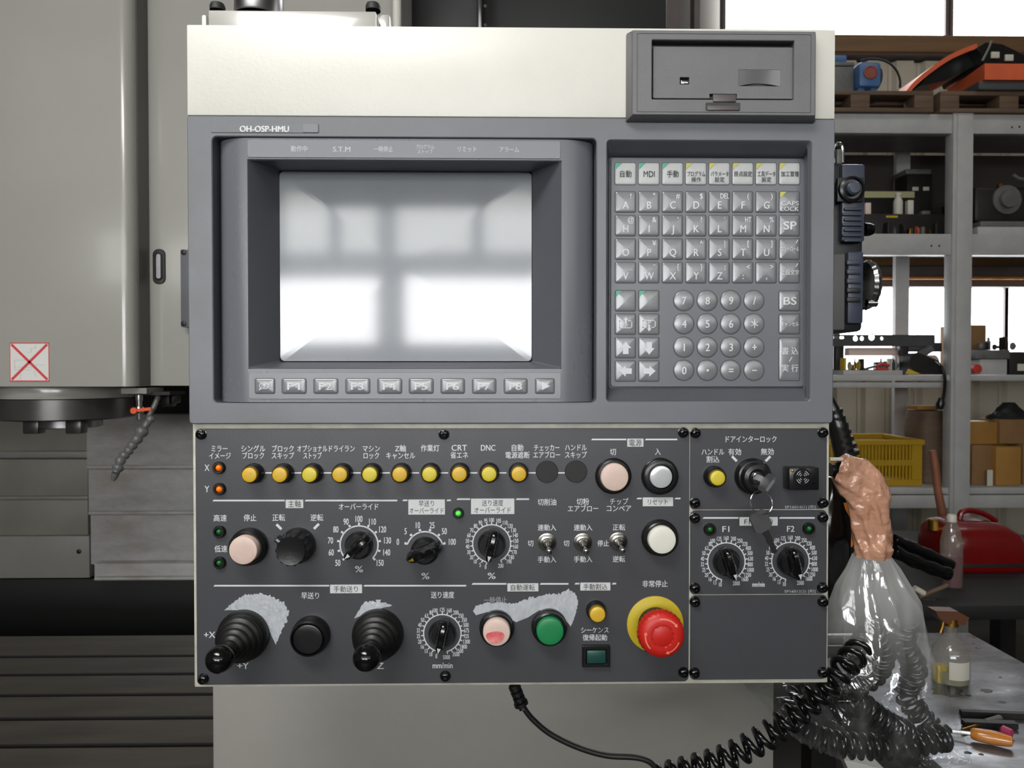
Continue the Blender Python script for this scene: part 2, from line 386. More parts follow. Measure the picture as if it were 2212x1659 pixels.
def resample(path, n):
    L = [0]
    for a, b in zip(path, path[1:]): L.append(L[-1] + (b - a).length)
    out = []; j = 0
    for i in range(n + 1):
        t = L[-1] * i / n
        while j < len(L) - 2 and L[j + 1] < t: j += 1
        f = (t - L[j]) / max(L[j + 1] - L[j], 1e-9); out.append(path[j].lerp(path[j + 1], min(max(f, 0), 1)))
    return out, L[-1]
def struct(o): o['kind'] = 'structure'; return o

# ================================================================== THE ROOM
X0R, X1R, Y0R, Y1R, ZC = -4.2, 4.2, -4.0, 3.6, 4.6
struct(B().box(X0R, X1R, Y0R, Y1R, -0.1, 0).obj('floor', 'concrete'))
struct(B().box(X0R, X1R, Y0R, Y1R, ZC, ZC + 0.1).obj('ceiling', 'ceil'))
struct(B().box(X0R - 0.1, X0R, Y0R, Y1R, 0, ZC).obj('wall_left', 'wallplain'))
struct(B().box(X1R, X1R + 0.1, Y0R, Y1R, 0, ZC).obj('wall_right', 'wallplain'))
# wall behind the camera with its rows of windows (seen as reflections in the screen)
def window_wall():
    wb = B()
    rows = [(1.29, 1.95, 'pane_low', [(-1.95, -0.8), (-0.66, 0.62)]),
            (2.07, 2.56, 'pane_mid', [(-3.1, -1.72), (-1.66, -1.22), (-1.18, -0.80), (-0.72, -0.06), (-0.02, 0.62), (0.78, 1.7), (1.8, 2.9)]),
            (2.95, 4.15, 'pane_top', [(-3.9, -2.7), (-2.6, -1.4), (-1.3, -0.1), (0.0, 1.2), (1.3, 2.5), (2.6, 3.8)])]
    zcur = 0
    for z0, z1, m, xs in rows:
        wb.box(X0R, X1R, Y0R - 0.1, Y0R, zcur, z0); x = X0R
        for a, b in xs: wb.box(x, a, Y0R - 0.1, Y0R, z0, z1); x = b
        wb.box(x, X1R, Y0R - 0.1, Y0R, z0, z1); zcur = z1
    wb.box(X0R, X1R, Y0R - 0.1, Y0R, zcur, ZC)
    w = struct(wb.obj('wall_front', 'wallplain')); n = 10
    for z0, z1, m, xs in rows:
        for a, b in xs:
            f = B(); t = 0.03
            f.box(a, a + t, Y0R - 0.07, Y0R - 0.02, z0, z1).box(b - t, b, Y0R - 0.07, Y0R - 0.02, z0, z1)
            f.box(a + t, b - t, Y0R - 0.07, Y0R - 0.02, z0, z0 + t).box(a + t, b - t, Y0R - 0.07, Y0R - 0.02, z1 - t, z1)
            fr = struct(f.obj('window_%d' % n, 'beamg')); n += 1
            B().box(a + t, b - t, Y0R - 0.055, Y0R - 0.045, z0 + t, z1 - t).obj('pane', m, fr)
window_wall()
# far wall: corrugated sheets between two rows of windows
YB = Y1R
def far_wall():
    zA, zB, zC_, zD = P(2000, 800, YB).z, P(2000, 617, YB).z, P(2000, 80, YB).z, 4.3
    core = struct(B().box(X0R, X1R, YB + 0.16, YB + 0.2, 0, ZC).obj('wall_back', 'wallplain'))
    w = 0.172; x = P(1798, 500, YB).x - 4 * w
    proto = {}
    zones = [(0.0, zA - 0.03), (zB + 0.16, zC_ - 0.14)]
    for k in range(13):
        xa = x + k * w
        for zi, (za, zb) in enumerate(zones):
            if zi in proto: inst(proto[zi], core, (xa + w / 2, YB + 0.02, (za + zb) / 2)); continue
            pr = [(0, 0.03), (0.02, 0.03), (0.035, 0.0), (w - 0.035, 0.0), (w - 0.02, 0.03), (w - 0.003, 0.03)]
            b = B(); n = len(pr)
            vs = [(xa + px_, YB + py_, z) for z in (za, zb) for px_, py_ in pr]
            b.add(vs, [(i, i + 1, n + i + 1, n + i) for i in range(n - 1)])
            proto[zi] = b.obj('panel', 'wallp', core, origin=(xa + w / 2, YB + 0.02, (za + zb) / 2), smooth=0)
    # rails: sill and head timbers
    def rail(y0, y1, m, ya=0.0, nm='trim', xa=1200, xb=2600):
        r = R4(xa, y0, xb, y1, YB + ya); struct(B().box(r[0], r[1], YB + ya, YB + 0.1, r[2], r[3], 0.004).obj(nm, m))
    rail(76, 112, 'beam', -0.06, 'trim_1', 1530); rail(112, 119, 'beamg', -0.03, 'trim_2', 1530)
    rail(556, 575, 'beam', -0.05, 'trim_3'); rail(575, 597, 'beamg', -0.06, 'trim_4'); rail(597, 603, 'drv_wood', -0.08, 'trim_5'); rail(603, 619, 'beamg', -0.04, 'trim_6')
    rail(800, 815, 'beamg', -0.05, 'trim_7')
    k = 1
    def win(xa, xb, ya, yb):
        nonlocal k
        r = R4(xa, ya, xb, yb, YB); t = 0.018; f = B(); Y = YB + 0.02
        f.box(r[0] - t, r[0], Y, Y + 0.06, r[2] - t, r[3] + t).box(r[1], r[1] + t, Y, Y + 0.06, r[2] - t, r[3] + t)
        f.box(r[0], r[1], Y, Y + 0.06, r[2] - t, r[2]).box(r[0], r[1], Y, Y + 0.06, r[3], r[3] + t)
        fr = struct(f.obj('window_%d' % k, 'beamg')); k += 1
        B().box(r[0], r[1], Y + 0.02, Y + 0.03, r[2], r[3]).obj('pane', 'pane', fr)
    for a, b, y in ((1571, 2049, 77), (2066, 2330, 84)): win(a, b, -330, y)
    for a, b in ((1700, 1805), (1818, 1941), (1955, 2076), (2090, 2177), (2182, 2290)): win(a, b, 620, 798)
far_wall()

# ================================================================== THE CONTROL PANEL
YB1, YPL = -0.006, -0.0015                    # front of the bezel and cover; front of the switch plates
panel = thing('control_panel', 'ivory and grey machine tool control panel with screen, keypad and switches', 'control panel', P(1103, 1484, 0.06))
hx0, hx1, hz0, hz1 = P(417.5, 1200, 0).x, P(1790, 1200, 0).x, P(1103, 1480, 0).z, P(1103, 62, YB1).z
# housing (ivory) behind the plates
B().box(hx0, hx1, 0, 0.13, hz0, P(1103, 912, 0).z, 0.0012).obj('housing', 'ivory_dirty', panel)
cv = R4(411, 58, 1797, 253, YB1)
B().box(hx0, hx1, YB1, 0.13, cv[2], cv[3], 0.0012).obj('top_cover', 'ivory', panel)
B().box(hx0 + 0.004, hx1 - 0.004, 0.045, 0.128, P(1103, 912, 0).z + 0.0005, cv[2] - 0.0005).obj('housing_back', 'ivory_dirty', panel)
# --- bezel
bz = R4(410.5, 253.5, 1796.5, 915, YB1)
pod = R4(460, 297, 1288, 870, YB1); krec = R4(1311, 304, 1752, 867, YB1)
B().holed((hx0 - 0.0002, hx1 + 0.0002, bz[2], bz[3]), 0.003, [(pod, 0.004), (krec, 0.003)], YB1, 0.019, 0.0008).obj('bezel', 'bezel', panel)
# --- bowed monitor surround
def monitor():
    xs = []; a, b = P(460, 580, 0.014).x, P(535, 580, -0.005).x; c, d = P(1213, 580, -0.005).x, P(1288, 580, 0.014).x
    a = max(a, pod[0] + 0.0003); d = min(d, pod[1] - 0.0003)
    n = 12
    z0, z1 = pod[2] + 0.0005, pod[3] - 0.0005
    YF, YD = -0.0045, 0.013
    L = [(a + (b - a) * t, YD + (YF - YD) * math.sqrt(max(0, 1 - (1 - t) ** 2))) for t in [(k / n) ** 1.3 for k in range(n + 1)]]
    Rr = [(d + (c - d) * t, YD + (YF - YD) * math.sqrt(max(0, 1 - (1 - t) ** 2))) for t in [(k / n) ** 1.3 for k in range(n + 1)]][::-1]
    fo = R4(535, 345, 1213, 797, YF); fi = R4(603, 370, 1150, 782, 0.030)
    bb = B()
    def strip(pr, za, zb):
        m = len(pr); bb.add([(x, y, z) for z in (za, zb) for x, y in pr], [(i, i + 1, m + i + 1, m + i) for i in range(m - 1)])
    strip(L, z0, z1); strip(Rr, z0, z1)
    # top and bottom flats, with slightly rounded outer lips
    for za, zb in ((fo[3], z1), (z0, fo[2])): bb.add([(b, YF, za), (c, YF, za), (c, YF, zb), (b, YF, zb)], [(0, 1, 2, 3)])
    for z in (z0, z1):  # end skirts
        pr = L + Rr; m = len(pr)
        bb.add([(x, y, z) for x, y in pr] + [(x, 0.018, z) for x, y in pr], [(i, i + 1, m + i + 1, m + i) for i in range(m - 1)])
    o = bb.obj('monitor_surround', 'pod', panel, smooth=40)
    # funnel, four sloping faces with a soft lip
    fo2 = (b, c, fo[2], fo[3]); lip = 0.0009
    l0 = rloop(fo2[0], fo2[1], fo2[2], fo2[3], 0.002, YF, 3)
    l1 = rloop(fo2[0] + lip, fo2[1] - lip, fo2[2] + lip, fo2[3] - lip, 0.002, YF + lip * 1.2, 3)
    l2 = rloop(fi[0], fi[1], fi[2], fi[3], 0.002, 0.030, 3); l3 = rloop(fi[0], fi[1], fi[2], fi[3], 0.002, 0.036, 3)
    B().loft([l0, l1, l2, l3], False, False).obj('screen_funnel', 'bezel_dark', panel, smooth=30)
    # screen glass: slightly domed
    sc = R4(604.5, 371.5, 1148.5, 780, 0.031); N = 24; vs = []
    cx, cz, w, h = (sc[0] + sc[1]) / 2, (sc[2] + sc[3]) / 2, (sc[1] - sc[0]) / 2, (sc[3] - sc[2]) / 2
    RC = 6.0
    ring = rloop(-w, w, -h, h, 0.004, 0, 6); loops = []
    for k in range(N + 1):
        s_ = 1 - k / N * 0.999
        loops.append([Vector((cx + p.x * s_, 0.031 + ((p.x * s_) ** 2 + (p.z * s_) ** 2) / (2 * RC) - 0.0015, cz + p.z * s_)) for p in ring])
    back = [Vector((cx + p.x, 0.037, cz + p.z)) for p in ring]
    B().loft([back] + loops).obj('screen', 'screen', panel, smooth=50)
    B().box(fi[0] - 0.002, fi[1] + 0.002, 0.0375, 0.04, fi[2] - 0.002, fi[3] + 0.002).obj('screen_backing', 'blackm', panel)
    # indicator strip
    B().rr(R4(534, 303, 1211, 341.5, YF - 0.0006), 0.0018, YF - 0.0006, YF + 0.001, 0.0003).obj('indicator_strip', 'strip', panel)
    Y = YF - 0.0008
    for t in ([('動作中', 646, 321, 12, 35)], [('S.T.M', 738, 322, 11, 37)], [('一時停止', 828, 322, 12, 41)],
              [('プログラム', 918, 317, 9, 40), ('ストップ', 918, 327.5, 9, 33)], [('リミット', 1009, 322, 12, 40)], [('アラーム', 1100, 323, 12, 42)]):
        q = B()
        for (s_, x, y, hh, ww) in t: q.text(s_, x, y, hh, ww, Y, 0.016)
        q.obj('lettering', 'grayprint', panel, smooth=0)
    # function key strip
    B().rr(R4(537, 805, 1212, 862, YF - 0.0006), 0.0018, YF - 0.0006, YF + 0.001, 0.0003).obj('function_key_strip', 'strip', panel)
    Yk = YF - 0.0006
    for k, (cx_, w_, s_) in enumerate([(572.5, 41, None), (635.5, 51, 'F1'), (704, 51, 'F2'), (773, 51, 'F3'), (842, 51, 'F4'), (910, 51, 'F5'), (978, 50, 'F6'), (1046, 50, 'F7'), (1114, 49, 'F8'), (1177, 40, '>')]):
        key(cx_, 834, w_, 31, Yk, s_ if s_ not in (None, '>') else '', 'key', main=(0, 0, 16, 27), icon={None: 'balloon', '>': 'play'}.get(s_), lbl='function key ' + {None: 'with a speech balloon mark', '>': 'with a right-pointing triangle'}.get(s_, 'marked ' + str(s_)), nm='function_key')
KEYPROTO = {}
def key(cx, cy, w, h, Y, txt, m, main=None, sup=None, icon=None, corner=None, lbl=None, nm='key', round_=False, tm='white', lines=None, hgt=0.0014):
    c = P(cx, cy, Y); W, H = S(w, Y) / 2, S(h, Y) / 2; base = 0.0006
    def hf(X, Z):
        if round_: q = min(1, math.hypot(X / W, Z / H))
        else: q = min(1, max(abs(X / W), abs(Z / H)))
        return base + (hgt - base) * (1 - q ** 2.0)
    kk = (round(w, 1), round(h, 1), round(Y, 4), m, round_)
    if kk in KEYPROTO: ko = inst(KEYPROTO[kk], panel, (c.x, Y, c.z))
    else:
        b = B()
        if round_:
            b.lathe(c, [(-0.0004, W), (base * 0.7, W)] + [(hf(r * W, 0), r * W) for r in (0.95, 0.85, 0.7, 0.5, 0.3, 0.12)], seg=28)
        else:
            loops = [rloop(c.x - W, c.x + W, c.z - H, c.z + H, W * 0.16, Y + 0.0004, 3), rloop(c.x - W, c.x + W, c.z - H, c.z + H, W * 0.16, Y - base * 0.6, 3)]
            for q in (0.93, 0.8, 0.65, 0.5, 0.35, 0.2, 0.06):
                loops.append([Vector((p.x, Y - hf(W * q, 0), p.z)) for p in rloop(c.x - W * q, c.x + W * q, c.z - H * q, c.z + H * q, W * q * 0.12, 0, 3)])
            b.loft(loops)
        e = S(1.5, Y); b.mi = 1
        if round_: b.lathe(c, [(-0.0003, W + e), (0.00012, W + e), (0.00012, W * .9)], seg=28)
        else: b.loft([rloop(c.x - W - e, c.x + W + e, c.z - H - e, c.z + H + e, W * 0.2, Y + 0.0003, 3), rloop(c.x - W - e, c.x + W + e, c.z - H - e, c.z + H + e, W * 0.2, Y - 0.00012, 3)])
        ko = b.obj(nm, [m, 'keygap'], panel, origin=(c.x, Y, c.z), smooth=28); KEYPROTO[kk] = ko
    if lbl: ko['label'] = lbl
    hy = lambda ox, oz: (lambda X, Z: Y - hf(X + ox, Z + oz) - 0.00045)
    t = B(); any_ = False
    def put(s_, dx, dy, hh, ww, bold=0.012):
        t.text(s_, cx + dx, cy + dy, hh, ww, Y, bold, hf=hy(S(dx, Y), -S(dy, Y)))
    if txt: put(txt, main[0], main[1], main[2], main[3] if len(main) > 3 else None, 0.02); any_ = True
    if lines:
        for L_ in lines: put(*L_)
        any_ = True
    if sup: put(*sup); any_ = True
    def shape(pts):
        t.prism([(c.x + S(x, Y), c.z - S(y, Y)) for x, y in pts], Y - hgt - 0.0003, Y - base - 0.0002)
    if icon == 'up': shape([(0, -13), (12, 1), (6, 1), (6, 14), (-6, 14), (-6, 1), (-12, 1)]); any_ = True
    if icon == 'down': shape([(0, 15), (12, 1), (6, 1), (6, -12), (-6, -12), (-6, 1), (-12, 1)]); any_ = True
    if icon == 'left': shape([(-14, 0), (0, -12), (0, -6), (13, -6), (13, 6), (0, 6), (0, 12)]); any_ = True
    if icon == 'right': shape([(14, 0), (0, -12), (0, -6), (-13, -6), (-13, 6), (0, 6), (0, 12)]); any_ = True
    if icon == 'play': shape([(11, 0), (-7, -9), (-7, 9)]); any_ = True
    if icon in ('pageup', 'pagedown'):
        for a, b_ in (((-13, -7), (-13, 8)), ((-13, 8), (13, 8)), ((13, 8), (13, -7)), ((-13, -7), (-6, -7)), ((6, -7), (13, -7))):
            (x0, y0), (x1, y1) = a, b_; e = 0.9
            if icon == 'pagedown': y0, y1 = -y0, -y1
            x0, x1 = min(x0, x1) - e, max(x0, x1) + e; y0, y1 = min(y0, y1) - e, max(y0, y1) + e
            shape([(x0, y0), (x1, y0), (x1, y1), (x0, y1)])
        if icon == 'pageup': shape([(0, -16), (5, -9), (2, -9), (2, -1), (-2, -1), (-2, -9), (-5, -9)]); put('P', 1, 3.5, 8, 6)
        else: shape([(0, 16), (5, 9), (2, 9), (2, 1), (-2, 1), (-2, 9), (-5, 9)]); put('P', 1, -3.5, 8, 6)
        any_ = True
    if icon == 'balloon':
        pts = [(11 * math.cos(a), -1 + 7.5 * math.sin(a)) for a in [2 * PI * i / 20 for i in range(20)]]
        for i in range(20):
            (xa, ya), (xb, yb) = pts[i], pts[(i + 1) % 20]
            shape([(xa, ya), (xb, yb), (xb * .84, (yb + 1) * .8 - 1), (xa * .84, (ya + 1) * .8 - 1)])
        shape([(-9, 3), (-12, 10), (-4, 5)]); shape([(2, -5), (4, -5), (0, 4), (-2, 4)]); any_ = True
    if any_: t.obj('lettering', tm, ko, smooth=0)
    if corner:
        g = B(); a = 13
        g.prism([(c.x - W * 0.97, c.z + H * 0.97), (c.x - W * 0.97 + S(a, Y), c.z + H * 0.97), (c.x - W * 0.97, c.z + H * 0.97 - S(a, Y))], Y - base - 0.0007, Y - base * 0.3)
        g.obj('indicator_corner', corner, ko, smooth=0)
    return ko
monitor()

# --- keypad recess
def keypad():
    Yi = 0.009
    inn = R4(1319, 341, 1739, 836, Yi)
    B().loft([rloop(krec[0], krec[1], krec[2], krec[3], 0.003, YB1 + 0.0008, 4), rloop(krec[0] + 0.001, krec[1] - 0.002, krec[2] + 0.001, krec[3] - 0.003, 0.003, YB1 + 0.004, 4),
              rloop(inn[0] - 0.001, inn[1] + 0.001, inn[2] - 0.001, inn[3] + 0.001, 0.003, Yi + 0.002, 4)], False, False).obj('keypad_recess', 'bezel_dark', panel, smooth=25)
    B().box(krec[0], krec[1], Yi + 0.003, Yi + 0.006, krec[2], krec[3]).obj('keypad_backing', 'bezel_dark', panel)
    B().rr(inn, 0.003, Yi, Yi + 0.003, 0.0006).obj('keypad_membrane', 'sheet', panel)
    K = Yi
    cx = [1351, 1401.5, 1452.5, 1503, 1553.5, 1604, 1654.5, 1705]
    mode = [([('自動', 0, 1, 14, 25)], 'kgreen', 'automatic mode'), ([('MDI', 0, 1, 13, 24)], 'kgreen', 'MDI'), ([('手動', 0, 1, 14, 25)], 'kgreen', 'manual mode'),
            ([('プログラム', 0, 1, 11, 39), ('操作', 0, 13, 10, 21)], 'kyellow', 'program operation'), ([('パラメータ', 0, 1, 11, 39), ('設定', 0, 13, 10, 21)], 'kyellow', 'parameter setting'),
            ([('原点設定', 0, 1, 11, 39)], 'kyellow', 'zero point setting'), ([('工具データ', 0, 1, 11, 39), ('設定', 0, 13, 10, 21)], 'kyellow', 'tool data setting'), ([('加工管理', 0, 1, 11, 39)], 'kyellow', 'machining management')]
    for x, (ls, cn, nm) in zip(cx, mode): key(x, 375.5, 44, 46, K, '', 'key_light', lines=ls, corner=cn, tm='darkprint', lbl='light grey mode key, ' + nm, hgt=0.0012)
    rows = [(436.5, 'ABCDEFG', ['!', '"', '#', '$', 'DEL', '(', ')']), (487.5, 'HIJKLMN', ['@', '&', "'", '?', '´', 'HT', '%']),
            (538.5, 'OPQRSTU', ['', '¥', '', '^', '|', '[', ']']), (589, 'VWXYZ:,', ['_', '¯', '{', '}', ';', '<', '>'])]
    for y, ch, sp in rows:
        for x, c_, s_ in zip(cx, ch, sp):
            key(x, y, 43.5, 44, K, c_, 'key', main=(0, 7, 16 if c_.isalpha() else 14), sup=(s_, 11, -12.5, 12 if s_ not in ('_', '¯', "'", '´') else 11, 19 if len(s_) > 1 and s_ == 'DEL' else (13 if s_ == 'HT' else None)) if s_ else None, lbl='key marked ' + (c_ if c_.isalpha() else {':': 'colon', ',': 'comma'}[c_]))
    key(cx[7], 436.5, 43, 44, K, '', 'key', lines=[('CAPS', 0, 3, 9.5, 39), ('LOCK', 0, 15, 9.5, 39)], corner='kyellow', lbl='caps lock key')
    key(cx[7], 487.5, 43, 44, K, 'SP', 'key', main=(0, 0, 18, 28), lbl='key marked SP')
    key(cx[7], 538.5, 43, 44, K, '', 'key', lines=[('コントロール', 0, 0, 10, 40), ('/', 15, -16, 8, 6)], lbl='control key')
    key(cx[7], 589, 43, 44, K, '', 'key', lines=[('上段文字', 0, 0, 11, 40), ('/', 15, -16, 8, 6)], lbl='upper character key')
    key(cx[7], 650, 44, 42, K, 'BS', 'key', main=(0, 0, 17, 28), lbl='key marked BS')
    key(cx[7], 700, 44, 42, K, '', 'key', lines=[('キャンセル', 0, 0, 10, 39)], lbl='cancel key')
    key(cx[7], 776, 44, 92, K, '', 'key', lines=[('書 込', 0, -18, 15, 36), ('/', 1, 0, 10, 8), ('実 行', 0, 19, 15, 36)], lbl='tall write and execute key')
    for x in cx[:2]: key(x, 650, 43.5, 44, K, '', 'key', corner='kgreen', lbl='blank key with a green corner')
    for (x, y, ic) in ((0, 700.5, 'pageup'), (1, 700.5, 'pagedown'), (0, 751, 'up'), (1, 751, 'down'), (0, 801.5, 'left'), (1, 801.5, 'right')):
        key(cx[x], y, 43.5, 44, K, '', 'key', icon=ic, lbl='key with ' + {'pageup': 'page up', 'pagedown': 'page down'}.get(ic, ic + ' arrow') + ' mark')
    for y, r in ((649.5, '789/'), (699.5, '456*'), (750, '123+'), (800, '0.=-')):
        for x, c_ in zip((1477, 1527.5, 1578, 1628.5), r):
            d = {'*': '＊', '.': '・', '-': '−', '/': '/', '+': '+', '=': '='}.get(c_, c_)
            key(x, y, 43.5, 43.5, K, d, 'key', main=(0, 0, 17 if c_ not in '*.' else 22), round_=True, nm='number_key', lbl='round key marked ' + {'/': 'slash', '*': 'asterisk', '+': 'plus', '.': 'point', '=': 'equals', '-': 'minus'}.get(c_, c_))
keypad()

# --- name plate strip
B().rr(R4(455, 266, 689, 287, YB1 - 0.0005), 0.0012, YB1 - 0.0005, YB1 + 0.0005, 0.0003).obj('name_plate', 'bezel', panel)
B().rr(R4(654, 267, 687, 286, YB1 - 0.0009), 0.0008, YB1 - 0.0009, YB1 - 0.0003, 0.0002).obj('tape_remnant', 'strip', panel)
B().text('OH-OSP-HMU', 571, 278, 13, 104, YB1 - 0.0008, 0.035).obj('lettering', 'white', panel, smooth=0)

# --- drive unit at the upper right
def drive():
    Y = -0.017
    fr = R4(1366, 66, 1762, 249, Y); dr = R4(1408.5, 87, 1716, 215, Y)
    b = B().holed(fr, 0.001, [(dr, 0.0006)], Y, YB1 - 0.0001, 0.0006)
    o = B().loft([rloop(fr[0] - 0.0035, fr[1] + 0.0035, fr[2] - 0.0025, fr[3] + 0.001, 0.001, YB1 - 0.0001, 2), rloop(fr[0] - 0.0035, fr[1] + 0.0035, fr[2] - 0.0025, fr[3] + 0.001, 0.001, YB1 - 0.003, 2),
                  rloop(fr[0] - 0.0001, fr[1] + 0.0001, fr[2] - 0.0001, fr[3] + 0.0001, 0.001, Y + 0.001, 2)], False, False)
    b.add(o.v, o.f)
    u = b.obj('drive_unit', 'fddface', panel)
    g = R4(1376, 73, 1752, 243, Y)   # engraved border line round the face
    l = B().holed((g[0], g[1], g[2], g[3]), 0.001, [((g[0] + 0.0004, g[1] - 0.0004, g[2] + 0.0004, g[3] - 0.0004), 0.001)], Y - 0.0002, Y + 0.0002, 0.00005)
    l.obj('border_line', 'fdddark', u, smooth=0)
    Yd = -0.0125; d = R4(1411, 101, 1712, 213, Yd)
    B().box(dr[0], dr[1], -0.0075, -0.0068, dr[2], dr[3]).obj('drive_recess', 'fdddark', panel)
    e = B().holed(d, 0.001, [(R4(1596, 151, 1686, 186, Yd), 0.0004), (R4(1469, 167, 1489, 182, Yd), 0.0004), (R4(1533, 203, 1592, 212, Yd), 0.0003)], Yd, -0.0078, 0.0003)
    door = e.obj('drive_door', 'fddface', panel, smooth=25)
    # finger scoop: concave arc with a crescent lip
    sc_ = R4(1596, 151, 1686, 186, Yd); n = 14; s = B(); up_, dn = [], []
    for k in range(n + 1):
        t = k / n; x = sc_[0] + (sc_[1] - sc_[0]) * t; bow = math.sin(PI * t)
        up_.append((x, Yd + 0.0001, sc_[3])); dn.append((x, Yd + 0.0008 + 0.0034 * bow, sc_[2] + 0.0002 + 0.0036 * bow))
    s.add(up_ + dn, [(i, i + 1, n + 2 + i, n + 1 + i) for i in range(n)])
    s.obj('finger_scoop', 'fddface', door)
    r = R4(1471, 174, 1487, 181, Yd); B().box(r[0], r[1], Yd - 0.0003, Yd + 0.003, r[2], r[3], 0.0004).obj('lock_stud', 'chrome', door)
    r = R4(1540, 205, 1589, 221, Y); B().box(r[0], r[1], Y - 0.0014, Y + 0.004, r[2], r[3], 0.0005).obj('latch', 'fddtab', panel)
    r = R4(1524, 222, 1599, 239, Y); B().rr(r, 0.001, Y - 0.0003, Y, 0.0001).obj('latch_slot', 'fdddark', panel)
    r = R4(1527, 229, 1596, 239, Y); B().box(r[0], r[1], Y - 0.0012, Y - 0.0003, r[2], r[3], 0.0004).obj('latch_tab', 'fddtab', panel)
drive()

# --- switch plates
plates = {'main': (423.5, 925.5, 1488.5, 1476), 'a': (1491.5, 925.5, 1786, 1100), 'b': (1491.5, 1102.5, 1786, 1283.5), 'c': (1491.5, 1286, 1786, 1468)}
for k, r in plates.items(): B().rr(R4(*r, YPL), 0.004, YPL, -0.0001, 0.0003).obj('switch_plate', 'plate', panel, label={'main': 'large dark grey switch plate', 'a': 'door interlock plate', 'b': 'feed dial plate', 'c': 'blank plate'}[k])
PT = YPL - 0.00015        # print sits on the plates
def cap(*ls, m='white', bold=0.012):
    q = B()
    for (s_, x, y, h, w) in ls: q.text(s_, x, y, h, w, PT, bold)
    return q.obj('caption', m, panel, smooth=0)
def header(x0, x1, y, box, lines, slope=0.0):
    """box: (x0,y0,x1,y1) pale label; lines either side"""
    bx0, by0, bx1, by1 = box
    for a, b in ((x0, bx0 - 2), (bx1 + 3, x1)):
        q = B(); p = [P(a, y + 2, PT), P(b, y + 2, PT), P(b, y - 1.4, PT), P(a + 2.5, y - 1.4, PT)]
        q.prism([(v.x, v.z) for v in p], PT, YPL).obj('divider_line', 'white', panel, smooth=0)
    lb = B().rect(bx0, by0, bx1, by1, PT, 0.00014).obj('caption_box', 'label', panel, smooth=0)
    q = B()
    for (s_, x, yy, h, w) in lines: q.text(s_, x, yy, h, w, PT - 0.0001, 0.006)
    q.obj('lettering', 'darkprint', lb, smooth=0)
cap(('ミラー', 474, 969, 14, 34), ('イメージ', 475, 984.5, 14, 46)); cap(('X', 447, 1010, 14, 10)); cap(('Y', 447, 1056, 14, 10))
for ls in ([('シングル', 547, 969, 14, 51), ('ブロック', 547, 984, 14, 46)], [('ブロック', 611, 969, 14, 46), ('スキップ', 611, 984, 14, 48)],
           [('オプショナル', 674.5, 969, 14, 64), ('ストップ', 675, 984, 14, 39)], [('ドライラン', 738.5, 969, 14, 55)], [('マシン', 802, 969, 14, 37), ('ロック', 802, 984, 14, 33)],
           [('Z軸', 865, 968.5, 14, 23), ('キャンセル', 865.5, 984, 14, 62)], [('作業灯', 929, 968, 14, 40)], [('CRT', 992, 967, 13, 33), ('省エネ', 992, 983, 14, 38)],
           [('DNC', 1054.5, 967, 13, 31)], [('自動', 1118, 967, 14, 25), ('電源遮断', 1118, 983, 14, 52)], [('チェッカー', 1181, 967, 14, 55), ('エアブロー', 1181, 982.5, 14, 58)],
           [('ハンドル', 1244, 966.5, 14, 47), ('スキップ', 1244, 982.5, 14, 47)], [('切', 1324, 976, 14, 13)], [('入', 1421, 975.5, 14, 12.5)],
           [('オーバーライド', 774.5, 1094.5, 14, 85)], [('高速', 475.5, 1119, 14, 28)], [('停止', 540, 1118.5, 14, 27)], [('正転', 602, 1118, 14, 27)], [('逆転', 684.5, 1118, 14, 27)],
           [('低速', 477, 1185.5, 14, 27)], [('%', 775.5, 1229, 14, 17)], [('%', 919, 1244, 14, 17)], [('%', 1062, 1243.5, 14, 17)],
           [('切削油', 1181.5, 1084.5, 14, 40)], [('切粉', 1259, 1083.5, 14, 27), ('エアブロー', 1259.5, 1098.5, 14, 66)], [('チップ', 1337.5, 1083, 14, 40), ('コンベア', 1337, 1098, 14, 53)],
           [('連動入', 1181.5, 1139.5, 13, 40)], [('切', 1146, 1173.5, 13, 12)], [('手動入', 1181.5, 1208.5, 13, 40)], [('連動入', 1259.5, 1139.5, 13, 40)], [('切', 1223.5, 1173.5, 13, 12)], [('手動入', 1259.5, 1208, 13, 40)],
           [('正転', 1337, 1139, 13, 27)], [('停止', 1303, 1173.5, 13, 25)], [('逆転', 1337, 1207.5, 13, 27)], [('早送り', 670, 1286.5, 14, 38)], [('送り速度', 956, 1285, 14, 50)],
           [('非常停止', 1415, 1261, 14, 55)], [('シーケンス', 1285, 1361, 13, 60), ('復帰起動', 1285, 1377, 13, 53)], [('mm/min', 956, 1437, 13, 43)],
           [('+X', 453, 1371, 14, 24)], [('+Y', 525, 1438, 14, 24)], [('+Z', 812, 1302, 14, 22)], [('-Z', 818, 1438, 14, 22)], [('ドアインターロック', 1622.5, 948.5, 14, 111)],
           [('ハンドル', 1540, 976, 14, 49), ('割込', 1540, 992, 14, 28)], [('有効', 1587, 976, 14, 28)], [('無効', 1657.5, 975.5, 14, 28)], [('F1', 1568, 1142.5, 13, 15)], [('F2', 1708, 1142, 13, 16)],
           [('mm/min', 1638.5, 1262, 11, 27)]):
    cap(*ls)
cap(('一時停止', 1070, 1296.5, 14, 50), m='whitedim')
cap(('SP16014(1) [和]', 1729, 1095, 7, 68), m='grayprint', bold=0.004); cap(('SP16012(2) [和]', 1728, 1277, 7, 68), m='grayprint', bold=0.004); cap(('SP16011(1) [和]', 1431, 1464.5, 6.5, 66), m='darkprint', bold=0.004)
header(1277, 1463, 949, (1355, 947.5, 1390, 965), [('電源', 1372.5, 956.5, 14, 27)])
header(459, 858, 1081, (617, 1079.5, 655, 1097.5), [('主軸', 636, 1088.5, 14, 27)])
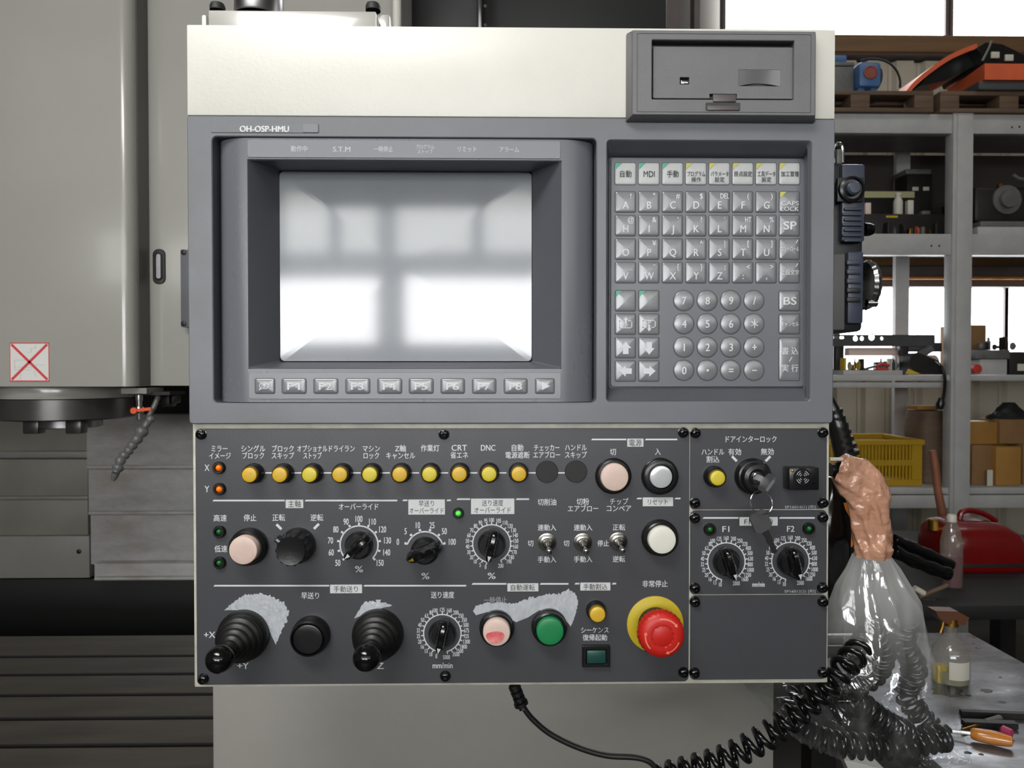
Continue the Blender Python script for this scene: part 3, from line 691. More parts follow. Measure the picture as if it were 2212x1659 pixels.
header(869, 974, 1080.5, (882, 1079, 961, 1111.5), [('早送り', 921, 1087.5, 13, 33), ('オーバーライド', 921.5, 1103, 13, 74)])
header(986, 1143, 1078, (1017.5, 1077, 1111, 1110.5), [('送り速度', 1064, 1086.5, 13, 46), ('オーバーライド', 1064, 1102, 13, 79)])
header(1375, 1470, 1076.5, (1388.5, 1074.5, 1454, 1093.5), [('リセット', 1421, 1084, 13, 43)])
header(461, 1007, 1265, (713, 1263, 782, 1281.5), [('手動送り', 747, 1272.5, 13, 52)])
header(1019, 1228, 1261, (1096, 1260, 1163, 1277.5), [('自動運転', 1129.5, 1269, 13, 52)])
header(1241, 1331, 1260.5, (1253.5, 1258.5, 1318.5, 1275.5), [('手動割込', 1286, 1267.5, 13, 52)])
header(1518, 1760, 1118.5, (1597.5, 1117, 1680, 1135.5), [('F1桁送り', 1638.5, 1126.5, 13, 62)])
q = B()
for i in range(11): q.rect(573 + i * 63, 1020, 590 + i * 63, 1023, PT)
q.obj('connecting_dashes', 'white', panel, smooth=0)
for (x, y, a) in ((602.5, 1138, -45), (683.5, 1137, 45), (1586.5, 991, -45), (1659, 991, 45)):
    c = P(x, y, PT); ca, sa = math.cos(math.radians(a)), math.sin(math.radians(a)); L_, w_ = S(7.5), S(2.7)
    B().prism([(c.x + u * ca - v * sa, c.z + u * sa + v * ca) for u, v in ((-L_, -w_), (L_, -w_), (L_, w_), (-L_, w_))], PT, YPL).obj('position_mark', 'white', panel, smooth=0)

# worn bare patches round the levers and buttons
def patch(pts, seed):
    rnd = random.Random(seed); out = []
    for i in range(len(pts)):
        a, b = pts[i], pts[(i + 1) % len(pts)]; jag = a[2] if len(a) > 2 else 1
        n = max(2, int(math.hypot(b[0] - a[0], b[1] - a[1]) / 3))
        for k in range(n):
            t = k / n; out.append((a[0] + (b[0] - a[0]) * t + rnd.uniform(-2.2, 2.2) * jag, a[1] + (b[1] - a[1]) * t + rnd.uniform(-3.2, 3.2) * jag))
    bm = bmesh.new(); vs = [bm.verts.new(P(x, y, PT + 0.00005)) for x, y in out]
    es = [bm.edges.new((vs[i], vs[(i + 1) % len(vs)])) for i in range(len(vs))]
    bmesh.ops.triangle_fill(bm, use_beauty=True, edges=es)
    return B().bm(bm).obj('worn_patch', 'scrape', panel, smooth=0)
patch([(485, 1318, .5), (505, 1300), (530, 1286), (560, 1281), (590, 1289), (612, 1302), (625, 1322), (618, 1345), (606, 1370, .5), (596, 1393, .2), (586, 1372, .2), (578, 1350, 0), (545, 1325, 0), (510, 1318, 0)], 1)
patch([(765, 1336, .2), (774, 1320, .3), (786, 1302, .6), (805, 1297), (830, 1300, .6), (847, 1309, .3), (830, 1312, 0), (800, 1322, 0)], 2)
patch([(1022, 1320, .2), (1028, 1309, .4), (1050, 1302, .5), (1085, 1301, .5), (1112, 1304, .5), (1140, 1293), (1180, 1284), (1205, 1284), (1228, 1274), (1243, 1284, .6), (1249, 1300, .5), (1244, 1325, .3), (1233, 1354, .2), (1222, 1340, 0), (1205, 1322, 0), (1165, 1318, 0), (1140, 1334, 0), (1115, 1344, .2), (1100, 1336, 0), (1085, 1318, 0), (1052, 1322, 0), (1028, 1329, .1)], 3)

# screws
sp = [(435, 938), (959, 938), (1476, 934), (440, 1466), (962, 1460), (1476, 1452), (1502, 935), (1777, 934), (1501, 1086), (1777, 1086), (1501, 1119), (1777, 1117), (1501, 1270), (1776, 1269), (1501, 1300), (1777, 1299), (1500, 1453), (1777, 1452)]
s0 = None
for x, y in sp:
    c = P(x, y, YPL)
    if s0 is None:
        r = S(10.5); b = B().lathe(c, [(0, r * 1.12), (0.0006, r * 1.12), (0.0007, r), (0.0022, r), (0.0036, r * .86), (0.0042, r * .62), (0.0043, r * .42), (0.0030, r * .38), (0.0030, 0.0002)], seg=20)
        s0 = b.obj('screw', 'blackg', panel, origin=c)
    else: inst(s0, panel, c)

# lamps
for x, y, m, lb in ((474, 1010, 'orange_led', 'lit orange lamp'), (475, 1056, 'orange_led', 'lit orange lamp'), (475, 1148, 'green_led', None), (475.5, 1215, 'green_led', None), (990, 1108, 'green_lit', 'lit green lamp'), (1532.5, 1143, 'green_led', None), (1746, 1141, 'green_led', None)):
    c = P(x, y, YPL); r = S(13.5 if x != 990 else 12)
    o = B().lathe(c, [(0, r), (0.002, r), (0.0034, r * .85), (0.0034, r * .62), (0.001, r * .55)], seg=24).obj('indicator_lamp', 'black', panel, label=lb)
    B().lathe(c, [(0.0012, r * .52), (0.0022, r * .46), (0.0032, r * .28), (0.0039, 0.0001)], seg=16).obj('lens', m, o)

# push buttons
def button(x, y, R_, h, rc, hc, m, nm='push_button', lb=None, collar='black', dome=0.0012, ring=None):
    """R_: collar radius px, h: collar height, rc: cap radius px, hc: cap height"""
    c = P(x, y, YPL); r = S(R_); q = S(rc) * (D - hc) / D
    o = B().lathe(c, [(0, r), (h * 0.35, r), (h * 0.45, r * 0.95), (h * 0.9, r * 0.93), (h, r * 0.86), (h, q * 1.08), (h * 0.5, q * 1.07)], seg=36).obj(nm, collar, panel, label=lb)
    B().lathe(c, [(h * 0.4, q), (hc - 0.0015, q), (hc - 0.0004, q * 0.95), (hc - 0.0002, q * 0.9), (hc, q * .5), (hc, 0.0002)], seg=32).obj('cap', m, o)
    if ring: B().lathe(c, [(h - 0.001, q * 1.06), (hc - 0.002, q * 1.12), (hc - 0.0012, q * 1.07), (hc - 0.003, q * 1.03)], seg=32, cap1=False).obj('lens_ring', ring, o)
    return o
M['rimy'] = mat('amber_lens_rim', (120, 96, 24), 0.3)
for i, x in enumerate((550, 614, 677, 741, 804.5, 868, 931, 994, 1057, 1120)):
    amber = i in (0, 1, 3, 5, 7, 8, 9)
    o = button(x, 1021.5 - i * 0.2, 21.5, 0.0095, 16.2, 0.0135, 'amberlens' if amber and i != 8 else 'yellow', ring='rimy')
o = button(1541.5, 1028.5, 23, 0.009, 16.5, 0.0125, 'yellow', ring='rimy')
button(1287, 1317.5, 21.5, 0.0075, 17, 0.0125, 'amberlens', ring='rimy', lb='single ochre push button')
for x, y in ((1181.5, 1018.5), (1244, 1018)):
    B().lathe(P(x, y, YPL), [(0, S(24)), (0.0012, S(24)), (0.0016, S(23)), (0.0016, 0.0002)], seg=36).obj('blanking_plug', 'blackm', panel)
button(1324, 1027.5, 39, 0.0075, 30.5, 0.0105, 'peach', lb='power off button with faded pinkish cap')
button(1424.5, 1028, 40, 0.007, 25, 0.007, 'silverlens', lb='power on button with frosted silver lens', ring='black')
button(540, 1179, 40, 0.011, 31, 0.017, 'peach', lb='spindle stop button with pinkish cap')
button(1424, 1160, 39.5, 0.009, 30.5, 0.0125, 'cream', lb='reset button with cream cap')
button(1073, 1354, 37.5, 0.010, 30, 0.0145, 'peach', lb='feed hold button, pinkish cap with red remnant')
button(1186, 1352, 38.5, 0.010, 30, 0.0145, 'green', lb='cycle start button with green cap')
button(673, 1370, 41, 0.0125, 33, 0.0125, 'black', lb='black push button')
# red smear left on the worn cap
c = P(1069.5, 1376.5, -0.0166); pts = [(math.cos(a) * S(19, -.016) * (1 + .12 * math.sin(3 * a)), math.sin(a) * S(13.5, -.016) * (1 + .1 * math.sin(2 * a + 1))) for a in [2 * PI * i / 28 for i in range(28)]]
B().prism([(c.x + x, c.z + z) for x, z in pts], -0.0167, -0.0157).obj('red_remnant', 'smear', panel, smooth=0)

# spindle direction selector
def selector():
    c = P(644, 1177, YPL); q = S(33) * (D - .021) / D
    w = lambda a, t: 1 + (0.035 * math.cos(14 * a) if 0.0115 < t < 0.0207 else 0)
    o = B().lathe(c, [(0, S(38)), (0.005, S(38)), (0.009, S(36)), (0.012, q * 1.02), (0.0205, q), (0.0218, q * .92), (0.021, q * .5), (0.0208, 0.0002)], seg=84, wob=w).obj('selector_knob', 'black', panel, label='large black fluted selector knob')
    d = Vector((-0.80, 0, 0.60)); s_ = Vector((0.60, 0, 0.80))
    B().obox(c + Vector((0, -0.0165, 0)) + d * q * 1.06, d * 0.0028, Vector((0, -0.003, 0)), s_ * 0.0026).obj('pointer', 'black', o)
    B().obox(c + Vector((0, -0.0198, 0)) + d * q * 1.08, d * 0.0018, Vector((0, -0.0003, 0)), s_ * 0.0009).obj('pointer_mark', 'whitedim', o)
selector()

# rotary dials
def dial(cx, cy, r, labels, step, top, numr, th, pointer, base=None, tick=7, tw=2.2, nm='dial', lw=1.7, big=False, sq=0.78, tall=0.017):
    """labels: list; index `top` sits straight up; step degrees; pointer: clockwise degrees from up"""
    n = len(labels); a0 = -top * step; a1 = (n - 1 - top) * step; q = B()
    K = 60
    def pt(a, rr): a = math.radians(a); c = P(cx + math.sin(a) * rr, cy - math.cos(a) * rr, PT); return (c.x, PT, c.z)
    q.add([pt(a0 + (a1 - a0) * i / K, rr) for i in range(K + 1) for rr in (r - lw / 2 - .4, r + lw / 2 + .4)], [(2 * i, 2 * i + 2, 2 * i + 3, 2 * i + 1) for i in range(K)])
    for i in range(n):
        a = a0 + i * step; da = math.degrees(tw / 2 / r)
        q.add([pt(a - da, r), pt(a + da, r), pt(a + da, r + tick), pt(a - da, r + tick)], [(0, 1, 2, 3)])
    for i, t in enumerate(labels):
        a = math.radians(a0 + i * step); ex = (13 if th < 12 else 3) * max(0, math.cos(a)) ** 1.5 * (len(t) > 2) + (4 if len(t) > 3 else 0) + (5 if th > 12 else 0)
        x = cx + math.sin(a) * (r + numr + 1 + ex); y = cy - math.cos(a) * (r + numr)
        if th < 12 and i == n - 1: x -= 5; y += 2
        if th < 12 and i == n - 2: x += 3
        q.text(t, x, y, th, None, PT, 0.012, squeeze=sq)
    q.obj('dial_scale', 'white', panel, smooth=0)
    bx, by = base or (cx, cy); c = P(bx, by, YPL)
    R_ = S(30)
    o = B().lathe(c, [(0, R_), (0.003, R_), (0.0045, R_ * .93), (0.006, R_ * .8), (0.0075, R_ * .77)], seg=36).obj('dial_knob', 'black', panel)
    a = math.radians(pointer); d = Vector((math.sin(a), 0, math.cos(a))); s_ = Vector((math.cos(a), 0, -math.sin(a)))
    ln, wd = S(38 if big else 35), S(14 if big else 11.5)
    # bar grip: tapered long body
    sec = []
    for t_, w_, h0 in ((-1.0, .62, .62), (-.9, .85, .85), (-.6, 1.05, .97), (0, 1.15, 1), (.6, 1.0, .97), (.9, .7, .8), (1.02, .28, .6)):
        p = c + d * ln * t_
        sec.append([p + s_ * wd * w_ + Vector((0, -0.0045, 0)), p + s_ * wd * w_ * .72 + Vector((0, -tall * h0 * .82, 0)), p + s_ * wd * w_ * .3 + Vector((0, -tall * h0, 0)),
                    p - s_ * wd * w_ * .3 + Vector((0, -tall * h0, 0)), p - s_ * wd * w_ * .72 + Vector((0, -tall * h0 * .82, 0)), p - s_ * wd * w_ + Vector((0, -0.0045, 0))])
    B().loft(sec).obj('grip', 'blackg', o, smooth=50)
    p = c + d * ln * .66 + Vector((0, -tall * .99, 0))
    B().add([p + d * 0.0030 - Vector((0, -0.0012, 0)) * .6, p - d * 0.0022 + s_ * 0.0016 + Vector((0, -0.0002, 0)), p - d * 0.0022 - s_ * 0.0016 + Vector((0, -0.0002, 0))], [(0, 1, 2)]).obj('pointer_mark', 'label' if not big else 'rimy', o, smooth=0)
    return o
dial(775.5, 1177, 41, ['50', '60', '70', '80', '90', '100', '110', '120', '130', '140', '150'], 26.6, 5, 15.5, 14, 228, tick=7, tw=4, lw=2.2, sq=0.60)
dial(918, 1188.5, 40, ['0', '5', '10', '25', '50', '100'], 28.3, 2.5, 16, 14, 250, tick=7, tw=4.4, lw=2.2, big=True, sq=0.60, tall=0.021)
dial(1062, 1174.5, 41, ['0', '5', '10', '20', '30', '40', '50', '60', '70', '80', '90', '95', '100', '105', '110', '120', '130', '140', '150', '160', '170', '180', '190', '200'], 13.8, 12, 10.5, 9.5, 193, sq=0.60, tick=5.5)
dial(955.5, 1368, 40.5, ['0', '10', '13', '16', '20', '25', '32', '40', '50', '63', '80', '100', '125', '160', '200', '250', '350', '500', '675', '925', '1300', '1800', '2500', '3500', '5000'], 13.8, 12, 10.5, 9.5, 192, sq=0.60, tick=5.5)
fl = ['10', '13', '16', '20', '25', '32', '40', '50', '63', '80', '100', '125', '160', '200', '250', '320', '400', '500', '630', '800', '1000', '1250', '1600', '2000']
fl = [fl[0]] + fl[1:]
dial(1569, 1213, 40.5, fl, 13.8, 12, 10.5, 9.5, 163, sq=0.60, tick=5.5); dial(1707.5, 1212, 40.5, fl, 13.8, 12, 10.5, 9.5, 168, sq=0.60, tick=5.5)

# toggle switches
for x, y in ((1181.5, 1171), (1258.5, 1171), (1335, 1169)):
    c = P(x, y, YPL); r = S(20)
    o = B().lathe(c, [(0, r), (0.0012, r), (0.0014, r * .9)], seg=24).lathe(c, [(0.0014, r * .86), (0.0032, r * .86), (0.0034, r * .8)], seg=6).lathe(c, [(0.0034, r * .55), (0.0075, r * .55), (0.0078, r * .45), (0.007, r * .4)], seg=20).obj('toggle_switch', 'nickel', panel)
    d = Vector((0.05, -0.92, -0.24)).normalized()
    B().lathe(c + Vector((0, -0.0068, 0)), [(0, 0.0013), (0.008, 0.0019), (0.0125, 0.0025), (0.0145, 0.0022), (0.0152, 0.001)], ax=d, seg=14).obj('lever', 'chrome', o)

# square green button
r = R4(1257, 1391.5, 1316.5, 1438, YPL); o = B().holed(r, 0.0006, [((r[0] + .0035, r[1] - .0035, r[2] + .0035, r[3] - .0035), .0004)], YPL - 0.004, YPL, 0.0008).obj('square_button', 'black', panel)
B().box(r[0] + .0038, r[1] - .0038, YPL - .0050, YPL, r[2] + .0038, r[3] - .0038, .0008).obj('cap', 'greend', o)

# emergency stop
def estop():
    c = P(1415, 1348, YPL)
    B().lathe(c, [(0, S(61.5)), (0.001, S(61.5)), (0.0012, S(60.5)), (0.0012, 0.0005)], seg=56).obj('yellow_disc', 'yellowd', panel)
    R_ = S(51) * (D - .0295) / D
    o = B().lathe(c, [(0.001, S(38)), (0.008, S(38)), (0.010, S(35)), (0.018, S(35))], seg=40).obj('emergency_stop', 'black', panel)
    w = lambda a, t: 1 + (0.022 * math.cos(30 * a) if 0.017 < t < 0.025 else 0)
    cp = B().lathe(c, [(0.0155, R_ * .72), (0.0165, R_ * .9), (0.018, R_ * .99), (0.023, R_), (0.0265, R_ * .96), (0.0288, R_ * .84), (0.0296, R_ * .62), (0.0296, R_ * .5), (0.0288, R_ * .46), (0.0293, R_ * .42), (0.0293, 0.0003)], cap0=True, seg=120, wob=w).obj('mushroom_cap', 'red', o)
    w2 = B()
    for k in range(12):
        a = 2 * PI * k / 12; w2.obox(c + Vector((math.cos(a) * R_ * .46, -0.0293, math.sin(a) * R_ * .46)), Vector((math.cos(a), 0, math.sin(a))) * R_ * .025, Vector((0, -0.0006, 0)), Vector((-math.sin(a), 0, math.cos(a))) * R_ * .07)
    w2.obj('centre_ring', 'red', cp)
    q = B()
    for a0, a1, hd in ((100, 42, 1), (340, 290, 1), (225, 175, 1)):
        n = 10; rr = R_ * .74; t_ = R_ * .05; y = -0.0299; pv = []
        for i in range(n + 1):
            a = math.radians(a0 + (a1 - a0) * i / n)
            for rd in (rr - t_ * .6, rr + t_ * .6):
                hh = 0.0288 + (0.0296 - 0.0288) * (R_ * .84 - rd) / (R_ * .22)
                pv.append((c.x + math.cos(a) * rd, c.y - hh - 0.00025, c.z + math.sin(a) * rd))
        q.add(pv, [(2 * i, 2 * i + 2, 2 * i + 3, 2 * i + 1) for i in range(n)])
        a = math.radians(a1); b_ = math.radians(a1 - 11); hh = 0.0296
        q.add([(c.x + math.cos(a) * (rr - t_ * 1.8), c.y - hh - .0001, c.z + math.sin(a) * (rr - t_ * 1.8)), (c.x + math.cos(a) * (rr + t_ * 1.8), c.y - hh + .0003, c.z + math.sin(a) * (rr + t_ * 1.8)), (c.x + math.cos(b_) * rr, c.y - hh - .0001, c.z + math.sin(b_) * rr)], [(0, 1, 2)])
    q.obj('arrows', 'redl', cp, smooth=0)
estop()

# joystick levers with bellows
def joystick(x, y, lb, tip=(0, 0)):
    c = P(x, y, YPL); ax = Vector((tip[0], -1, tip[1])).normalized(); r0 = S(55)
    o = B().lathe(c, [(0, r0), (0.004, r0 * 1.0), (0.007, r0 * .96), (0.009, r0 * .88)], seg=40).obj('joystick', 'rubber', panel, label=lb)
    pr = [(0.008, r0 * .80)]; n = 5
    for k in range(n):
        t = 0.010 + k * 0.0055; r = r0 * (.90 - .135 * k)
        pr += [(t, r * .93), (t + .0012, r), (t + .0028, r), (t + .0042, r * .90)]
    pr += [(0.038, r0 * .24), (0.043, r0 * .2)]
    B().lathe(c, pr, ax=ax, seg=40).obj('bellows', 'rubber', o, smooth=60)
    rb = 0.0111; L_ = 0.052
    B().lathe(c, [(0.036, 0.0045), (0.044, 0.005)] + [(L_ + rb * -math.cos(a), rb * math.sin(a)) for a in [PI * k / 12 for k in range(2, 12)]], ax=ax, seg=32).obj('ball_knob', 'blackg', o, smooth=60)
joystick(527, 1371, 'black joystick lever with ridged bellows, farthest left'); joystick(817, 1369, 'black joystick lever with ridged bellows')

# key switch and buzzer
c = P(1624.5, 1028, YPL)
ks = B().lathe(c, [(0, S(39)), (0.004, S(39)), (0.007, S(35)), (0.0075, S(31.5)), (0.012, S(30)), (0.0135, S(28)), (0.0145, S(20)), (0.0135, S(14)), (0.0128, S(13.5))], seg=48).obj('key_switch', 'black', panel)
B().lathe(c, [(0.012, S(13)), (0.0142, S(12.4)), (0.0146, S(11)), (0.0146, 0.0003)], seg=24).obj('lock_cylinder', 'chrome', ks)
rb_ = R4(1691, 1006, 1751, 1053, YPL)
r = (rb_[0], rb_[1], rb_[2], rb_[3]); bzr = B().box(r[0], r[1] + .0012, -0.0155, YPL, r[2], r[3], .0008).obj('buzzer', 'black', panel)
Yb = -0.0156; bc = P(1733, 1030.5, Yb); B().lathe(bc, [(-.0002, S(19)), (0.0008, S(18.5)), (0.001, 0.0005)], seg=32).obj('grille_disc', 'black', bzr)
q = B()
for k in range(4):
    a = math.radians(45 + 90 * k)
    for rr_ in (6, 10, 14):
        n = 5; w_ = 0.6; pv = []
        for i in range(n + 1):
            b_ = a + math.radians(-24 + 48 * i / n)
            for rd in (rr_ - w_, rr_ + w_): pv.append((bc.x + math.cos(b_) * S(rd, Yb), Yb - .00105, bc.z + math.sin(b_) * S(rd, Yb)))
        q.add(pv, [(2 * i, 2 * i + 2, 2 * i + 3, 2 * i + 1) for i in range(n)])
q.obj('sound_slots', 'grayprint', bzr, smooth=0)
B().lathe(P(1712, 1017, Yb), [(0, S(3)), (0.0006, S(2.6)), (0.0008, 0.0002)], seg=12).obj('lamp', 'brass', bzr)
B().lathe(P(1757, 1043, Yb), [(-.0001, S(2.6)), (0.0003, S(2.2)), (0.0003, 0.0002)], seg=12).obj('screw_hole', 'blackg', bzr)

# mount plate, bolts and pipe above the panel
def topmount():
    t = thing('support_bracket', 'pale grey bracket plate with two black bolts above the ivory cover', 'bracket', P(640, 60, 0.07))
    Y = 0.06; a = R4(450, 23, 812, 64, Y)
    B().box(a[0], a[1], Y, Y + 0.05, hz1 + 0.0005, a[3], 0.001).obj('plate', 'casing', t)
    b = R4(434, 30, 446, 64, Y + .02); B().box(b[0], b[1] , Y + .02, Y + .10, hz1 + .0005, b[3], .003).obj('side_lug', 'ivory', t)
    b = R4(813, 30, 842, 64, Y + .02); B().box(b[0], b[1], Y + .02, Y + .10, hz1 + .0005, b[3], .002).obj('side_lug', 'casing', t)
    for x in (470, 806):
        c = P(x, 24, Y + .02); B().lathe(c, [(0, .0072), (.004, .0072), (.0066, .0062), (.0075, .004), (.0076, .0003)], ax=(0, 0, 1), seg=24).obj('bolt', 'blackm', t)
    c = P(545, 24, Y + .03); B().lathe((c.x, c.y + .02, c.z + .0005), [(0, .026), (.003, .024), (.02, .0235), (.16, .0235), (.2, .0235)], ax=(0, 0, 1), seg=40).obj('column_pipe', 'steel', t)
topmount()

# ================================================================== KEYS ON THE SWITCH
def key_blade(name, label, c, d, n, L_, twist, parent=None):
    """flat key: head centre c, blade direction d, face normal n"""
    d = Vector(d).normalized(); n = Vector(n).normalized(); s_ = d.cross(n).normalized(); th = 0.0011
    t = thing(name, label, 'key', c)
    hd = []
    for (u, v) in ((-.0105, -.0052), (-.0085, -.0078), (.004, -.0082), (.0068, -.0045), (.0068, .0045), (.004, .0082), (-.0085, .0078), (-.0105, .0052)): hd.append(Vector(c) + d * u + s_ * v)
    B().loft([[p - n * th for p in hd], [p + n * th for p in hd]]).obj('bow', 'darkgrey', t)
    bl = []
    for (u, v) in ((.0065, -.0030), (L_ * .5, -.0030), (L_, -.0022), (L_, .0012), (L_ * .85, .0022), (L_ * .72, .0014), (L_ * .6, .0027), (L_ * .48, .0017), (.0065, .003)): bl.append(Vector(c) + d * u + s_ * v)
    B().loft([[p - n * th * .6 for p in bl], [p + n * th * .6 for p in bl]]).obj('blade', 'dark', t)
    return t
ck = P(1655, 1043, -0.034)
key_blade('key', 'dark key turned in the lock of the door interlock switch', ck, (P(1637, 1031, -.012) - ck), Vector((0.78, -0.32, -0.54)), 0.026, 0)
cR = P(1645, 1086, -0.036); pts = [(cR + Vector((math.cos(a) * S(24, -.036), 0.003 * math.sin(a), math.sin(a) * S(24.5, -.036)))) for a in [2 * PI * i / 40 for i in range(40)]]
rg = B().tube(pts + [pts[0], pts[1]], 0.00042, 6, False).obj('key_ring', 'chrome'); tag(rg, 'thin wire key ring hanging below the key in the switch', 'key ring')
c2 = P(1645, 1131, -0.035); key_blade('key', 'spare dark key hanging on the wire ring over the feed dials', c2, Vector((0.42, 0.02, -0.9)), Vector((0.16, -0.98, 0.06)), 0.027, 0)

# ================================================================== HAND PULSE UNIT ON THE RIGHT SIDE
def mpg():
    t = thing('handwheel_pendant', 'black and blue-grey handheld pulse unit hung on the panel side', 'remote control', P(1832, 716, 0.05))
    x0 = hx1 + 0.0006
    Y = 0.03
    a = R4(1797, 352, 1866, 716, Y)
    B().box(x0 + .002, a[1], Y, Y + .055, a[2], a[3], .004).obj('body', 'mpgdark', t)
    b = R4(1812, 358, 1862, 524, Y); body = B().box(b[0], b[1], Y - .006, Y + .001, b[2], b[3], .002).obj('upper_grip', 'mpgblue', t)
    # meandering groove as raised ribs
    for k in range(7):
        y = 449 + k * 11.3; g = R4(1822 if k % 2 == 0 else 1818, y, 1861, y + 6.5, Y - .0065); B().box(g[0], g[1], Y - .0085, Y - .0055, g[2], g[3], .001).obj('rib', 'mpgblue', body)
    b2 = R4(1826, 545, 1860, 700, Y); lg = B().box(b2[0], b2[1], Y - .005, Y + .001, b2[2], b2[3], .002).obj('lower_grip', 'mpgblue', t)
    for k in range(5):
        y = 562 + k * 20; g = R4(1828, y, 1858, y + 11, Y - .0055); B().box(g[0], g[1], Y - .0075, Y - .0045, g[2], g[3], .001).obj('rib', 'mpgdark' if k > 2 else 'mpgblue', lg)
    sq_ = R4(1807, 384, 1864, 437, Y - .007); B().box(sq_[0], sq_[1], Y - .009, Y - .005, sq_[2], sq_[3], .001).obj('button_plate', 'mpgdark', t)
    c = P(1837, 410, Y - .009); o = B().lathe(c, [(0, S(27, Y)), (.004, S(27, Y)), (.005, S(22, Y)), (.003, S(21, Y))], seg=32).obj('round_button', 'black', t)
    B().lathe(c, [(.002, S(16, Y)), (.007, S(15, Y)), (.0085, S(11, Y)), (.0088, .0003)], seg=28).obj('cap', 'mpgblue', o)
    br = R4(1798, 548, 1824, 714, Y - .012); B().box(x0, br[1], Y - .014, Y + .03, br[2], br[3], .002).obj('bracket', 'mpggrey', t)
    kc = P(1866, 496, Y + .025); B().lathe(kc, [(0, .0065), (.005, .0062), (.0085, .0048), (.0098, .002), (.01, .0002)], ax=(1, 0, 0), seg=24).obj('selector_knob', 'blackg', t)
    hc = P(1864, 616, Y + .025); w = lambda a, t_: 1 + .02 * math.cos(24 * a)
    hw = B().lathe(hc, [(0, .0215), (.003, .0235), (.007, .0215), (.0095, .017), (.0105, .012), (.0105, .0003)], ax=(1, 0, 0), seg=96, wob=w).obj('handwheel', 'steel', t)
    cc = P(1872, 655, Y + .012); B().lathe(cc, [(0, .0035), (.009, .0035), (.0098, .0025)], ax=(1, 0, 0), seg=16).obj('crank_pin', 'chrome', hw)
    # hanger hook on top
    hp = [P(1801, 352, Y + .01), P(1800, 325, Y + .01), P(1806, 312, Y + .01), P(1815, 311, Y + .01), P(1820, 320, Y + .01), P(1820, 350, Y + .01)]
    B().tube(catmull(hp, 6), .0016, 8).obj('hook', 'chrome', t)
    a = R4(1808, 322, 1820, 354, Y + .005); B().box(a[0], a[1], Y + .005, Y + .02, a[2], a[3], .001).obj('hook_block', 'mpggrey', t)
mpg()

# ================================================================== CABLES, WRAP AND BAG
def cable():
    t = thing('coiled_cable', 'black spiral cable looping from the panel underside up to the clear bag', 'cable', P(1600, 1640, 0.06))
    Y = 0.05
    # strain relief
    a, b = P(1110, 1479, Y), P(1130, 1532, Y); d = (b - a).normalized(); L_ = (b - a).length
    pr = []
    for k in range(4): u = L_ * (.05 + k * .22); pr += [(u, .0058 if k < 3 else .0068), (u + L_ * .12, .0058 if k < 3 else .0068), (u + L_ * .125, .0036), (u + L_ * .2, .0036)]
    B().lathe(a, [(0, .005)] + pr + [(L_ * .98, .004), (L_, .0028)], ax=d, seg=20, cap0=True).obj('strain_relief', 'rubber', t, smooth=30)
    pp = [(1128, 1524), (1150, 1553), (1190, 1586), (1250, 1615), (1310, 1632), (1370, 1636), (1400, 1644), (1420, 1662), (1436, 1672)]
    B().tube(catmull([P(x, y, Y) for x, y in pp], 8), .0027, 12).obj('straight_lead', 'rubber', t)
    def coil(nm, pts, turns, rad, tr, ph=0.0):
        path = catmull([P(*p) for p in pts], 12); ns = int(turns * 16); path, L_ = resample(path, ns); out = []; u = Vector((0, 0, 1))
        for i, p in enumerate(path):
            d = (path[min(i + 1, ns)] - path[max(i - 1, 0)]).normalized(); u = (u - d * u.dot(d)).normalized(); v = d.cross(u); a = ph + 2 * PI * turns * i / ns
            r = rad(i / ns) if callable(rad) else rad
            out.append(p + (u * math.cos(a) + v * math.sin(a)) * r)
        return B().tube(out, tr, 8).obj(nm, 'cablegloss', t, smooth=60)
    coil('coil', [(1425, 1678, .05), (1480, 1664, .05), (1560, 1640, .048), (1630, 1606, .045), (1690, 1566, .04), (1750, 1516, .036), (1810, 1456, .034), (1850, 1410, .05), (1880, 1372, .09)], 22, .0098, .0031)
    coil('coil', [(1885, 1362, .06), (1905, 1400, .07), (1890, 1450, .08), (1840, 1480, .09), (1760, 1490, .10), (1715, 1510, .10), (1720, 1560, .10), (1780, 1600, .09), (1860, 1612, .085), (1950, 1610, .08), (2030, 1595, .08), (2050, 1600, .08)], 38, .0102, .0031, 1)
    coil('coil', [(2048, 1600, .10), (2000, 1560, .12), (1960, 1500, .12), (1975, 1440, .11), (1950, 1390, .10), (1960, 1340, .09)], 15, .0100, .0031, 2)
    coil('coil', [(1800, 1540, .07), (1850, 1520, .07), (1910, 1560, .07), (1960, 1585, .07)], 9, .0102, .0031, 2)
cable()

